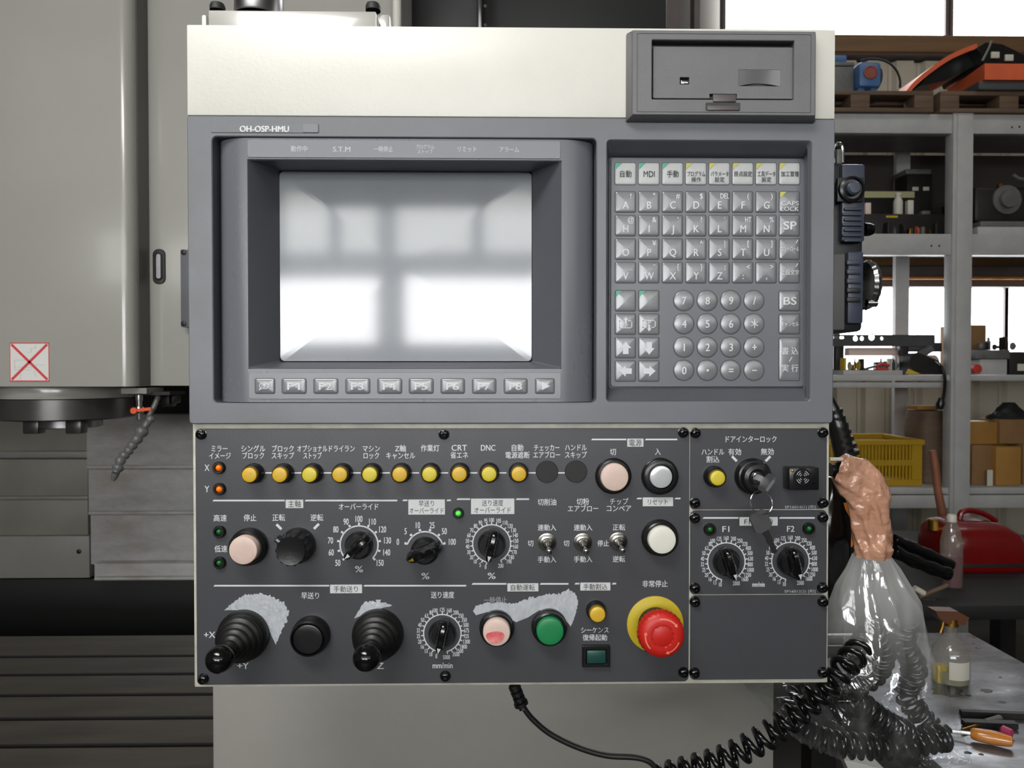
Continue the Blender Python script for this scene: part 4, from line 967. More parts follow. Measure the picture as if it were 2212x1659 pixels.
def wrap():
    Y = 0.045
    sec = [(1806, 1012, 26, 0.3), (1818, 1014, 40, 0.35), (1843, 1030, 49, 0.75), (1866, 1058, 52, 1.05), (1880, 1090, 47, 1.35), (1884, 1120, 43, 1.5), (1884, 1150, 42, 1.57), (1884, 1172, 43, 1.57), (1884, 1184, 45, 1.57), (1882, 1204, 38, 1.57)]
    t = thing('plastic_wrap', 'crumpled orange plastic wrapped round the cable neck above the clear bag', 'plastic wrap', P(1882, 1204, Y))
    loops = []; seg = 56
    for k, (x, y, w, a) in enumerate(sec):
        pass
    # resample sections
    K = 36; L2 = []
    for i in range(K + 1):
        u = i / K * (len(sec) - 1); j = min(int(u), len(sec) - 2); f = u - j; f2 = f * f * (3 - 2 * f)
        s0_, s1 = sec[j], sec[j + 1]; x, y, w, a = [s0_[q_] + (s1[q_] - s0_[q_]) * f2 for q_ in range(4)]
        c = P(x, y, Y); nrm = Vector((-math.sin(a), 0, -math.cos(a))) * -1
        W_ = S(w, Y); Dp = W_ * .62; lp = []
        for m_ in range(seg):
            th = 2 * PI * m_ / seg
            p = c + nrm * math.cos(th) * W_ + Vector((0, -1, 0)) * math.sin(th) * Dp
            nz = noise.noise(Vector((p.x * 45, p.y * 45 + 3, p.z * 26))) * .0045 + noise.noise(Vector((p.x * 120, p.y * 120, p.z * 50))) * .0026
            fold = abs(math.sin(th * 3.5 + i * .22)) * .0022
            p += (p - c).normalized() * (nz - fold)
            lp.append(p)
        L2.append(lp)
    B().loft(L2, False, False).obj('sleeve', 'wrap', t, smooth=55)
    # loose flap, a stronger orange than the sleeve
    fl_ = [(1822, 1086), (1834, 1088), (1843, 1110), (1847, 1140), (1844, 1175), (1838, 1182), (1839, 1150), (1836, 1118), (1826, 1100)]
    B().loft([[P(x, y, Y + .012) for x, y in fl_], [P(x + 3, y, Y + .014) for x, y in fl_]]).obj('loose_flap', 'wrapin', t)
    # pipes it is tied to
wrap()
pipe = thing('side_pipe', 'black pipe with white pin reaching from the panel side into the orange wrap', 'pipe', P(1806, 1030, .05))
a, b = P(1793, 1015, .05), P(1826, 1016, .05); B().lathe(a, [(0, S(15, .05)), ((b - a).length, S(15, .05))], ax=(1, 0, 0), seg=28, cap0=True).obj('black_pipe', 'black', pipe)
a = P(1792, 992, .03); b = P(1822, 993, .03); B().lathe(a, [(0, S(4, .03)), ((b - a).length * .9, S(4, .03)), ((b - a).length, S(2, .03))], ax=(1, 0, 0), seg=16, cap0=True).obj('white_pin', 'lightobj', pipe)
pp = thing('lower_side_pipe', 'steel bar reaching from the panel side behind the clear bag', 'pipe', P(1830, 1400, .11))
a, b = P(1786, 1381, .11), P(1868, 1381, .11); B().lathe(a, [(0, S(12, .11)), ((b - a).length, S(12, .11))], ax=(1, 0, 0), seg=24, cap0=True).obj('steel_bar', 'steel', pp)
a, b = P(1786, 1408, .11), P(1850, 1408, .11); B().lathe(a, [(0, S(13, .11)), ((b - a).length, S(13, .11))], ax=(1, 0, 0), seg=24, cap0=True).obj('black_bar', 'black', pp)

def bag():
    Y = 0.075
    rows = [(1198, 1842, 1922, .020), (1225, 1828, 1942, .026), (1262, 1806, 1962, .034), (1300, 1794, 1986, .042), (1345, 1790, 1994, .050), (1390, 1782, 2004, .055), (1430, 1760, 2018, .060), (1465, 1700, 2034, .064), (1484, 1610, 2040, .066), (1520, 1650, 2052, .068), (1560, 1684, 2064, .068), (1590, 1716, 2076, .064), (1615, 1765, 2086, .055), (1632, 1830, 2094, .040), (1643, 1900, 2098, .018)]
    t = []; K = 96; seg = 120; loops = []
    for i in range(K + 1):
        u = i / K * (len(rows) - 1); j = min(int(u), len(rows) - 2); f = u - j
        r0, r1 = rows[j], rows[j + 1]; y, xa, xb, dp = [r0[q_] + (r1[q_] - r0[q_]) * f for q_ in range(4)]
        pa, pb = P(xa, y, Y), P(xb, y, Y); c = (pa + pb) / 2; W_ = (pb.x - pa.x) / 2; lp = []; v = i / K
        amp = .0026 + .0055 * min(1, v * 2)
        for m_ in range(seg):
            th = 2 * PI * m_ / seg
            ct, st = math.cos(th), math.sin(th)
            p = Vector((c.x + W_ * (abs(ct) ** .9) * (1 if ct > 0 else -1), Y - dp * .62 * st, c.z))
            fold = (1 - abs(math.sin(th * 6.5 + 1.3 * math.sin(v * 5) + noise.noise(Vector((th, v * 3, 0))) * 2.5))) ** 2
            nz = noise.noise(Vector((p.x * 34, p.y * 34, p.z * 9))) * 1.2 + noise.noise(Vector((p.x * 90, p.y * 60, p.z * 40))) * .35
            dsp = amp * (1 - v ** 6) * (nz + fold * .9 - .5) * min(1, 0.35 + abs(st))
            p.y += -dsp * st; p.x += dsp * ct * .4; p.z += noise.noise(Vector((th * 2, v * 6, 4))) * .0015
            lp.append(p)
        loops.append(lp)
    o = B().loft(loops, False, False)
    # close the bottom seam
    n = seg; base = len(loops) - 1; half = [(base * n + k, base * n + (n - k) % n) for k in range(n // 2 + 1)]
    for k in range(n // 2): 
        a1, b1 = half[k]; a2, b2 = half[k + 1]; f = tuple(dict.fromkeys((a1, a2, b2, b1)))
        if len(f) > 2: o.f.append(f); o.m.append(0)
    ob = o.obj('plastic_bag', 'film', smooth=70); tag(ob, 'clear plastic bag hung at the panel side, full of coiled black cable', 'plastic bag')
bag()
# black glossy bundle and hose behind the wrap
Yh = .11
hs = B().tube(catmull([P(1785, 850, Yh), P(1800, 890, Yh), P(1812, 930, Yh), P(1822, 975, Yh), P(1830, 1030, Yh)], 8), [.004 + .006 * min(1, i / 14) for i in range(33)], 14)
for k in range(7): hs.lathe(P(1801 + k * 4.6, 885 + k * 15, Yh), [(0, .0085 + k * .0006), (.004, .0085 + k * .0006)], ax=(.25, 0, -1), seg=16, cap0=True)
tag(hs.obj('cable_conduit', 'black', smooth=50), 'black ribbed conduit dropping behind the panel into the orange wrap', 'conduit')
sk = B(); lo = []
for k in range(26):
    v = k / 25; y = 1030 + v * 261; hwid = 34 * math.sin(PI * min(max(v * .92 + .06, 0), 1)) ** .55 + 6; cx_ = 1808 - 6 * v; c = P(cx_, y, .11)
    lo.append([c + Vector((math.cos(a) * S(hwid, .11), math.sin(a) * S(hwid, .11) * .6, 0)) * (1 + .10 * noise.noise(Vector((math.cos(a) * 2, math.sin(a) * 2, v * 5)))) for a in [2 * PI * i / 40 for i in range(40)]])
sk.loft(lo); tag(sk.obj('black_sack', 'blackg', smooth=60), 'shiny black plastic sack hanging behind the orange wrap', 'sack')

# ================================================================== MACHINE TOOL
def machine():
    t = thing('milling_machine', 'grey milling machine with spindle head standing behind the control panel', 'machine', (-0.9, 1.9, 0.0))
    Y = 0.95
    zb = P(130, 835, Y).z; xr = P(282, 500, Y).x; xl = -2.0
    # head casing: rounded right corner
    r = 0.022; pr = [(xl, Y)] + [(xr - r + r * math.sin(a), Y + r - r * math.cos(a)) for a in [PI / 2 * k / 8 for k in range(9)]] + [(xr, Y + 0.16), (xl, Y + .16)]
    B().loft([[(x, y, z) for x, y in pr] for z in (zb, zb + .002, 3.6)]).obj('head_casing', 'casing', t, smooth=30)
    B().box(xr + .0005, xr + .0008 + .001, Y + .03, Y + .079, zb + .002, 3.6).obj('shade_strip', 'return_shade', t)  # dark strip painting the shade on the casing's side return
    cp_ = P(857, 30, 1.0); B().tube([(cp_.x, 1.0, 1.2), (cp_.x, 1.0, 3.6)], S(9, 1.0), 24).obj('corner_highlight', 'ivory', t)  # pale rod painting the blown-out reflection on the cover's corner
    Y2 = 1.03; x2 = P(320, 500, Y2).x; x3 = P(866, 30, Y2).x; zb2 = P(366, 833, Y2).z
    r = .03; pr = [(x2, Y2)] + [(x3 - r + r * math.sin(a), Y2 + r - r * math.cos(a)) for a in [PI / 2 * k / 8 for k in range(9)]] + [(x3, Y2 + .2), (x2, Y2 + .2)]
    cc = B().loft([[(x, y, z) for x, y in pr] for z in (zb2, 3.6)]).obj('column_cover', 'casing', t, smooth=30)
    # oval handle slot
    s_ = R4(330, 538, 358, 614, Y2); 
    B().rr(s_, .013, Y2 - .002, Y2 + .002, .0015, 8).obj('slot_rim', 'black', cc)
    s2 = R4(336, 546, 353, 606, Y2); B().rr(s2, .009, Y2 - .006, Y2 - .002, .004, 8).obj('slot_handle', 'steel', cc)
    s3 = R4(390, 539, 440, 706, Y2 - .03); pl = B().box(s3[0], s3[1], Y2 - .03, Y2 - .0005, s3[2], s3[3], .001).obj('side_plate', 'bezel', t)
    for y in (545, 699): B().lathe(P(397, y, Y2 - .03), [(0, .006), (.002, .006), (.0035, .003)], seg=16).obj('bolt', 'dark', pl)
    # sticker
    st = R4(22, 740, 107, 824, Y); k = B().box(st[0], st[1], Y - .0012, Y - .0002, st[2], st[3]).obj('warning_sticker', 'stickwhite', t)
    x0, x1, z0, z1 = st; w = .0022; q = B(); yq = Y - .0016
    q.box(x0, x1, yq, yq + .0004, z1 - w, z1).box(x0, x1, yq, yq + .0004, z0, z0 + w).box(x0, x0 + w * .6, yq, yq + .0004, z0, z1).box(x1 - w * .6, x1, yq, yq + .0004, z0, z1)
    q.bar((x0 + .004, yq, z0 + .004), (x1 - .004, yq, z1 - .004), .0052, .0006).bar((x0 + .004, yq, z1 - .004), (x1 - .004, yq, z0 + .004), .0052, .0006)
    q.obj('red_cross', 'stickred', k, smooth=0)
    q = B(); W_ = x1 - x0; H_ = z1 - z0
    def ln(a, b): q.bar((x0 + W_ * a[0], Y - .0014, z0 + H_ * a[1]), (x0 + W_ * b[0], Y - .0014, z0 + H_ * b[1]), .0007, .0003)
    for a, b in (((.12, .55), (.12, .3)), ((.12, .55), (.4, .55)), ((.12, .3), (.55, .3)), ((.12, .37), (.6, .37)), ((.55, .42), (.9, .42)), ((.45, .75), (.55, .75)), ((.55, .75), (.55, .85)), ((.55, .85), (.66, .85)), ((.66, .85), (.66, .94)), ((.27, .2), (.27, .05)), ((.6, .3), (.66, .12))): ln(a, b)
    q.obj('line_drawing', 'grayprint', k, smooth=0)
    # spindle: nose discs
    sc_ = P(136, 835, 1.1); sr = S(134, 1.05)
    sp_ = B().lathe((sc_.x, 1.12, zb + .001), [(0, sr * 1.0), (.012, sr * 1.02), (.03, sr)], ax=(0, 0, -1), seg=64, cap0=True).obj('spindle', 'casing', t)
    B().lathe((sc_.x, 1.12, zb - .030), [(0, sr * .98), (.001, sr), (.046, sr), (.049, sr * .97)], ax=(0, 0, -1), seg=64, cap0=True).obj('spindle_flange', 'flange', sp_)
    B().lathe((sc_.x, 1.12, zb - .079), [(0, sr * .5), (.020, sr * .5), (.022, sr * .47), (.010, sr * .2)], ax=(0, 0, -1), seg=48, cap0=True).obj('spindle_nose', 'steel', sp_)
    for dx in (-.046, .052): B().box(sc_.x + dx - .018, sc_.x + dx + .018, 1.05, 1.08, zb - .112, zb - .079, .003).obj('drive_key', 'flange', sp_)
    # bracket under the head carrying the valve
    a = R4(272, 838, 326, 850, 1.0); B().box(a[0], a[1], .98, 1.06, a[2], a[3]).obj('valve_bracket', 'guard', t)
    a = R4(286, 846, 375, 853, 1.02); B().box(a[0], a[1], 1.0, 1.08, a[2], a[3]).obj('manifold', 'dark', t)
    for (x, y, w_, h_) in ((356, 866, 20, 26), (338, 862, 10, 22), (372, 862, 8, 20)):
        a = R4(x - w_ / 2, y - h_ / 2, x + w_ / 2, y + h_ / 2, 1.08); B().box(a[0], a[1], 1.08, 1.12, a[2], a[3], .004).obj('fitting', 'dark', t)
    B().tube([P(342, 856, 1.03), P(332, 880, 1.02), P(318, 905, 1.02)], .006, 10).obj('grey_tube', 'hose', t)
    # coolant valve
    Yv = 1.0; v = P(301, 853, Yv)
    vb = B().lathe(v, [(0, .008), (.012, .008), (.013, .0062), (.026, .0062), (.027, .009), (.034, .0095), (.041, .009), (.042, .006), (.055, .006), (.056, .004)], ax=(0, 0, -1), seg=20, cap0=True).obj('coolant_valve', 'chrome', t)
    a, b = P(287, 887, Yv - .015), P(327, 883, Yv - .015); B().bar(a, b, .007, .004).lathe(P(290, 887, Yv - .015), [(0, .007), (.004, .007)], seg=16, cap0=True).obj('valve_lever', 'valve', vb)
    # segmented hose
    hp = [(327, 903, 9), (318, 914, 8), (308, 929, 14), (298, 946, 12), (287, 960, 11), (280, 972, 10), (270, 981, 11), (261, 992, 11), (256, 1008, 12), (250, 1021, 7)]
    hp = [(x, y, r_) for x, y, r_ in hp]
    for i, (x, y, r_) in enumerate(hp[:-1]):
        c = P(x, y, 1.0 - i * .006); d = (P(hp[i + 1][0], hp[i + 1][1], 1.0 - (i + 1) * .006) - c); L_ = d.length; rr = S(r_, 1.0)
        B().lathe(c - d * .35, [(0, rr * .5), (L_ * .15, rr * .8), (L_ * .5, rr), (L_ * .85, rr * .85), (L_ * 1.1, rr * .6), (L_ * 1.4, rr * .55)], ax=d, seg=20, cap0=True).obj('hose_segment', 'hose', t, smooth=60)
    c = P(250, 1021, .95); B().lathe(c, [(0, S(8, .95)), (.01, S(7, .95)), (.018, S(4, .95))], ax=(-.35, 0, -1), seg=16, cap0=True).obj('hose_nozzle', 'hose', t)
    # guard walls at the back left, telescopic steel way covers
    Yg = 1.95
    def slab(x0, y0, x1, y1, Y_, m, nm, dp=.05, bev=.003, xlo=None, xhi=None):
        a = R4(x0, y0, x1, y1, Y_); return B().box(xlo if xlo is not None else a[0], xhi if xhi is not None else a[1], Y_, Y_ + dp, a[2], a[3], bev).obj(nm, m, t)
    slab(0, 790, 215, 985, Yg, 'guard2', 'guard_panel', xlo=-2.6); slab(0, 975, 192, 990, Yg - .02, 'guard', 'guard_rail', xlo=-2.6)
    slab(0, 992, 190, 1074, Yg - .03, 'guard2', 'guard_panel', xlo=-2.6); slab(0, 1072, 190, 1080, Yg - .045, 'guard', 'guard_rail', xlo=-2.6)
    slab(0, 1080, 190, 1158, Yg - .04, 'guard2', 'guard_panel', xlo=-2.6)
    g = slab(0, 1158, 193, 1249, Yg - .06, 'guard', 'guard_panel', xlo=-2.6)
    B().lathe(P(171, 1191, Yg - .06), [(0, .008), (.003, .008), (.005, .005)], seg=16).obj('bolt', 'dark', g)
    for i, (xa, ya, yb, Yw) in enumerate([(186, 895, 1011, 1.78), (190, 1011, 1110, 1.81), (195, 1110, 1216, 1.84), (203, 1216, 1251, 1.80)]):
        slab(xa, ya, 1000, yb + 2, Yw, 'waysteel', 'way_cover', .06, .004)
    slab(187, 1005, 1000, 1012, 1.765, 'waysteel', 'way_cover_lip', .02, .002); slab(190, 1104, 1000, 1111, 1.795, 'waysteel', 'way_cover_lip', .02, .002)
    slab(203, 1246, 1000, 1252, 1.78, 'waysteel', 'way_cover_lip', .02, .002)
    slab(180, 828, 1000, 898, 2.0, 'dark', 'rear_beam', .1)
    # black slab painting the shadow gap behind the table, then the machine body
    slab(0, 1249, 1000, 1420, 1.9, 'blackm', 'trough_shadow', .05, xlo=-2.6)
    B().box(-2.6, .3, 2.06, 2.2, 0, 4.0).obj('column', 'guard2', t)
    slab(868, -200, 1031, 120, 1.5, 'darkgrey', 'inner_door', .03); slab(1031, -200, 1041, 120, 1.45, 'chrome', 'door_edge', .04, .004)
    dk = slab(1041, -200, 1440, 120, 1.6, 'blackm', 'rear_cabinet', .4)
    for y in (14, 55): B().lathe(P(1048, y, 1.6), [(0, .006), (.003, .005)], seg=12).obj('bolt', 'chrome', dk)
    # splash guard below the panel
    a = R4(458, 1484, 1673, 1700, .26); B().box(a[0], a[1], .26, .30, .02, P(1100, 1400, .26).z, .004).obj('splash_guard', 'guard', t)
    return t
mach = machine()
# T-slot table
def ttable():
    t = thing('machine_table', 'dark oiled T-slot machine table at lower left', 'machine table', (-1.1, 1.2, 0.45))
    zt = CZ - .66
    ys = [d_ - D for d_ in (1.79, 1.66, 1.56, 1.46, 1.36, 1.26, 1.16, 1.06)]
    x0, x1 = -2.4, -.1; sw = .015
    edges = [1.20] + [y for y in ys[1:]]
    bb = B().box(x0, x1, ys[-1] - .06, ys[0], zt - .16, zt - .034); bb.obj('bed', 'blackm', t)  # black bed paints the shade at the slot bottoms
    prev = ys[0]
    for y in ys[1:]:
        q = B().box(x0, x1, y + sw / 2, prev - sw / 2 * (prev != ys[0]), zt - .034, zt); q.m = [1, 1, 1, 1, 1, 0]   # slot shade painted on as black sides; steel top
        q.obj('table_strip', ['tablesteel', 'blackm'], t, smooth=0)
        prev = y
    B().box(x0, x1, ys[-1] - .06, ys[-1] - sw / 2, zt - .034, zt, .0015).obj('table_strip', 'tablesteel', t)
    B().box(x0, x1, ys[-1] + .1, ys[0] - .1, .02, zt - .161).obj('saddle', 'blackm', t)
ttable()

# grey uprights beside the big window
for k, (xa, xb, m, lb) in enumerate(((1437, 1468, 'beamg', 'dull upright post, left one of the pair beside the bright upper window'), (1500, 1512, 'beamg', 'narrow upright post just left of the bright upper window'))):
    a = R4(xa, 0, xb, 80, 2.9); tag(B().box(a[0], a[1], 2.9, 2.98, 0, ZC - .001).obj('steel_post', m), lb, 'post')

# ================================================================== RACK AND WHAT IT HOLDS
YR = 2.7
rack = thing('storage_rack', 'grey steel storage rack against the far wall on the right', 'rack', (P(2082, 800, YR).x, YR + .25, 0))
zs = {}
def beam(y0, y1, nm='shelf_beam', Y_=YR, x0=1560, x1=2420, dp=.05):
    a = R4(x0, y0, x1, y1, Y_); return B().box(a[0], a[1], Y_, Y_ + dp, a[2], a[3], .003).obj(nm, 'rackpaint', rack)
b1 = beam(246, 288); b2 = beam(505, 550); b3 = beam(810, 823); b3b = beam(826, 838, x1=2036); b4 = beam(1054, 1068); b4b = beam(1070, 1098)
for (x, y) in ((2186, 275), (2202, 274)): B().lathe(P(x, y, YR), [(0, .005), (.0005, .0048)], seg=10).obj('hole', 'blackm', b1)
for (x, y) in ((2012, 531), (2029, 531)): B().lathe(P(x, y, YR), [(0, .005), (.0005, .0048)], seg=10).obj('hole', 'blackm', b2)
for x0, x1 in ((2066, 2100), (1520, 1554)):
    a = R4(x0, 245, x1, 800, YR - .01); B().box(a[0], a[1], YR - .012, YR - .001, 0.0, P(2080, 246, YR).z, .002).obj('post', 'rackpaint', rack)
    B().box(a[0] - .02, a[0] - .001, YR - .012, YR + .05, 0, P(2080, 246, YR).z, .002).obj('post_flange', 'rackpaint', rack)
    B().box(a[0], a[1], YR + .5, YR + .53, 0, P(2080, 246, YR).z).obj('post', 'rackpaint', rack)
SH = {}
for k, y in (('top', 246), ('mid', 505), ('low', 810), ('bot', 1054)):
    z = P(2000, y, YR).z; SH[k] = z; a = R4(1560, 0, 2420, 1, YR)
    B().box(a[0], a[1], YR + .051, YR + .52, z - .02, z - .001).obj('shelf', 'rackpaint', rack)
a = R4(1700, 288, 2420, 505, YR + .53); 
B().box(a[0], a[1], YR + .532, YR + .54, SH['mid'] - .02, SH['top'] - .03).obj('back_sheet', 'walldark', rack)
def zpx(y, Y_): return P(1950, y, Y_).z
def item(nm, lb, cat, x0, x1, ytop, shelf, m, Y_=YR + .08, dp=.2, bev=.004, group=None, ybot=None):
    a = R4(x0, ytop, x1, ytop + 1, Y_); z0 = (SH[shelf] if ybot is None else zpx(ybot, Y_))
    o = B().box(a[0], a[1], Y_, Y_ + dp, z0, a[3], bev).obj(nm, m); return tag(o, lb, cat, group)
# pallets
def pallet(x0, x1, ytop, Y_, lb):
    z0 = SH['top'] + .001; z1 = zpx(ytop, Y_); a = R4(x0, 100, x1, 101, Y_); t = thing('wooden_pallet', lb, 'pallet', ((a[0] + a[1]) / 2, Y_ + .2, z0))
    h = z1 - z0; n = 4
    for k in range(n): y = Y_ + k * .12; B().box(a[0], a[1], y, y + .09, z1 - h * .2, z1, .002).obj('board', 'wood', t)
    for k in range(3):
        x = a[0] + (a[1] - a[0] - .09) * k / 2
        for yy in (0, .18, .36): B().box(x, x + .09, Y_ + yy, Y_ + yy + .09, z0 + h * .2, z1 - h * .201, .002).obj('block', 'wood', t)
    for k in range(3): y = Y_ + k * .18; B().box(a[0], a[1], y, y + .09, z0, z0 + h * .199, .002).obj('board', 'wood', t)
    return z1
zp = pallet(1700, 2018, 196, YR - .02, 'old dark wooden pallet under the blue motor, left end of the top shelf')
zp2 = pallet(2032, 2330, 196, YR - .02, 'grey wooden pallet under the red machine on the top shelf')
def on(nm, lb, cat, x0, x1, ytop, z0, m, Y_, dp=.15, bev=.004):
    a = R4(x0, ytop, x1, ytop + 1, Y_); return tag(B().box(a[0], a[1], Y_, Y_ + dp, z0, a[3], bev).obj(nm, m), lb, cat)
# items on the left pallet
def grey_case():
    Y_ = YR + .1; a = R4(1780, 134, 1845, 190, Y_); t = thing('grey_case', 'grey case beside the blue motor on the pallet', 'case', ((a[0] + a[1]) / 2, Y_ + .08, zp))
    B().box(a[0], a[1], Y_, Y_ + .16, zp + .0005, a[3] - .02, .006).obj('body', 'grayobj', t); B().box(a[0] - .003, a[1] + .003, Y_ - .003, Y_ + .163, a[3] - .019, a[3], .005).obj('lid', 'grayobj', t)
    b = R4(1775, 113, 1835, 133, Y_); tag(B().box(b[0], b[1], Y_ + .02, Y_ + .14, a[3] + .0005, b[3], .01).obj('blue_box', 'blue'), 'small blue box on top of the grey case', 'box')
grey_case()
def motor():
    Y_ = YR + .06; c = P(1880, 157, Y_); t = thing('blue_motor', 'blue painted motor with orange round face on the wooden pallet', 'motor', (c.x, Y_ + .08, zp))
    a = R4(1856, 131, 1906, 187, Y_); B().box(a[0], a[1], Y_, Y_ + .13, a[2], a[3], .02).obj('body', 'blue', t)
    B().lathe((c.x, Y_, c.z), [(0, S(15, Y_)), (.006, S(15, Y_)), (.009, S(12, Y_)), (.005, S(10, Y_)), (.005, .002)], seg=28).obj('round_face', 'brickred', t)
    for dx in (-.03, .03): B().box(c.x + dx - .015, c.x + dx + .015, Y_ + .02, Y_ + .11, zp + .0005, a[2] + .004, .004).obj('foot', 'blue', t)
    B().lathe((a[1], Y_ + .07, c.z), [(0, .05), (.012, .052), (.02, .04)], ax=(1, 0, 0), seg=24, cap0=True).obj('fan_cover', 'dark', t)
    pts = [P(1860, 131, Y_ + .03), P(1885, 127, Y_ + .02), P(1915, 133, Y_), P(1935, 150, Y_), P(1944, 172, Y_ - .01), P(1944, 190, Y_)]
    B().tube(catmull(pts, 8), .005, 8).obj('hose', 'black', t)
motor()
# red machine with curved hood, tilted on the right pallet
def redmachine():
    Y_ = YR - .05; z0 = zp2; t = thing('red_machine', 'red and black machine with curved orange hood edge on the top shelf', 'machine', (P(2150, 190, Y_).x, Y_ + .2, z0))
    a = P(2127, 137, Y_); b = P(2127, 172, Y_); xr_ = P(2330, 150, Y_).x
    pl = P(2018, 188, Y_ + .42); pl2 = P(2030, 214, Y_ + .42)
    # front red band and its long left flank
    B().loft([[a, Vector((xr_, Y_, a.z)), Vector((xr_, Y_ + .42, a.z)), Vector((pl.x, Y_ + .42, a.z - .005))], [b, Vector((xr_, Y_, b.z)), Vector((xr_, Y_ + .42, b.z)), Vector((pl.x, Y_ + .42, b.z - .005))]]).obj('skirt', 'orange', t, smooth=0)
    B().box(P(2118, 150, Y_).x, xr_, Y_ + .01, Y_ + .40, z0 + .0005, b.z - .001, .004).obj('chassis', 'darkgrey', t)
    cw = [(2127, 137), (2120, 118), (2110, 104), (2130, 92), (2165, 96), (2190, 108), (2212, 120), (2330, 125), (2330, 137)]
    B().prism([(P(x, y, Y_ + .05).x, P(x, y, Y_ + .05).z + .001) for x, y in cw][::-1], Y_ + .05, Y_ + .36).obj('engine_cover', 'black', t)
    hp = [P(1958, 196, Y_ + .1), P(1975, 176, Y_ + .1), P(2005, 150, Y_ + .1), P(2045, 122, Y_ + .1), P(2080, 105, Y_ + .1), P(2110, 94, Y_ + .1)]
    pth = catmull(hp, 8); q = B(); n = len(pth); th = .014
    lp = [(p + Vector((0, 0, 0)), p + Vector((0, .24, .0)), p + Vector((.006, .24, -.022)), p + Vector((.006, 0, -.022))) for p in pth]; q.loft([list(l) for l in lp]).obj('curved_hood', 'orange', t, smooth=50)
    low = [P(1990, 192, Y_ + .12), P(2040, 172, Y_ + .12), P(2085, 150, Y_ + .12), P(2122, 134, Y_ + .12)]
    q = B(); up_ = [P(x, y, Y_ + .12) for x, y in ((1985, 186), (2010, 156), (2048, 128), (2112, 100), (2124, 132), (2080, 155), (2040, 175))]
    q.prism([(p.x, p.z) for p in up_], Y_ + .12, Y_ + .32).obj('under_hood', 'black', t)
    for x, y in ((2148, 120), (2178, 126)):
        c = P(x, y, Y_ + .049); B().box(c.x - .02, c.x + .02, Y_ + .04, Y_ + .0495, c.z - .015, c.z + .015, .003).obj('switch', 'lightobj', t)
    B().tube([P(2122, 132, Y_), P(2136, 104, Y_), P(2142, 88, Y_)], .005, 8).obj('lever', 'chrome', t)
redmachine()
# middle shelf, left bay
Z = 'mid'
def bottle(nm, lb, x, ytop, r, z0, Y_, m, capm, neck=.35, hcap=.18, cat='bottle'):
    c = P(x, ytop, Y_); H = c.z - z0; R_ = S(r, Y_); t = thing(nm, lb, cat, (c.x, Y_, z0))
    B().lathe((c.x, Y_, z0 + .0005), [(0, R_ * .9), (H * .03, R_), (H * .6, R_), (H * .72, R_ * .8), (H * .8, R_ * neck), (H * (1 - hcap) + .001, R_ * neck)], ax=(0, 0, 1), seg=28, cap0=True).obj('body', m, t)
    B().lathe((c.x, Y_, z0 + H * (1 - hcap) + .0015), [(0, R_ * neck * 1.25), (H * hcap * .9, R_ * neck * 1.25), (H * hcap, R_ * neck)], ax=(0, 0, 1), seg=24, cap0=True).obj('cap', capm, t)
    return t
item('tool_tray', 'black tray with yellow marking on the middle shelf, left bay', 'tray', 1868, 2050, 462, Z, 'dark', YR + .10, .2)
zt_ = zpx(462, YR + .10)
bottle('white_bottle', 'white plastic bottle standing on the black tray', 1940, 418, 9.5, zt_, YR + .13, 'lightobj', 'lightobj', .6, .12)
a = R4(1800, 413, 1976, 427, YR + .28); B2_ = tag(B().box(a[0] + .01, a[1] - .01, YR + .285, YR + .31, zt_ + .0005, a[2] - .001, .002).obj('dark_bin', 'dark'), 'low dark bin under the pale yellowish board', 'bin')
tag(B().box(a[0], a[1], YR + .28, YR + .31, a[2], a[3], .002).obj('pale_board', 'paleboard'), 'pale yellowish board lying behind the white bottle', 'board')
for k, (x0, x1, y, m, lb) in enumerate(((1870, 1882, 438, 'fluor', 'tiny pinkish block at the left end of the black tray'), (1962, 1974, 432, 'lightobj', 'tiny white block right of the white bottle'), (1992, 2010, 455, 'grayobj', 'small grey fitting right of the white bottle'))):
    tag(B().box(*R4(x0, y, x1, y + 1, YR + .12)[:2], YR + .12, YR + .15, zt_ + .0005, zpx(y, YR + .12), .002).obj('small_block', m), lb, 'block')
a = R4(1914, 464, 1939, 472, YR + .0995); tag(B().text('ー', 1926, 468, 8, 22, YR + .0985, 0.03).box(a[0], a[1], YR + .0985, YR + .0996, a[2] + .004, a[3] - .004).obj('yellow_tape', 'tapeyellow'), 'yellow tape strip on the front of the black tray', 'tape')
def darkbox():
    Y_ = YR + .33; a = R4(1960, 376, 2014, 412, Y_); z0 = zpx(426, Y_); t = thing('dark_case', 'dark case with pale top behind the white bottle', 'case', ((a[0] + a[1]) / 2, Y_ + .05, SH['mid']))
    B().box(a[0], a[1], Y_, Y_ + .12, SH['mid'] + .0005, a[3], .004).obj('body', 'dark', t); b = R4(1957, 365, 2012, 376, Y_)
    B().box(b[0], b[1], Y_, Y_ + .12, a[3] + .0004, b[3], .004).obj('lid', 'grayobj', t)
    for x in (1977, 2000): c = P(x, 408, Y_); B().box(c.x - .016, c.x + .016, Y_ - .004, Y_ - .0002, c.z - .01, c.z + .01, .002).obj('label', 'lightobj', t)
darkbox()
rnd = random.Random(11)
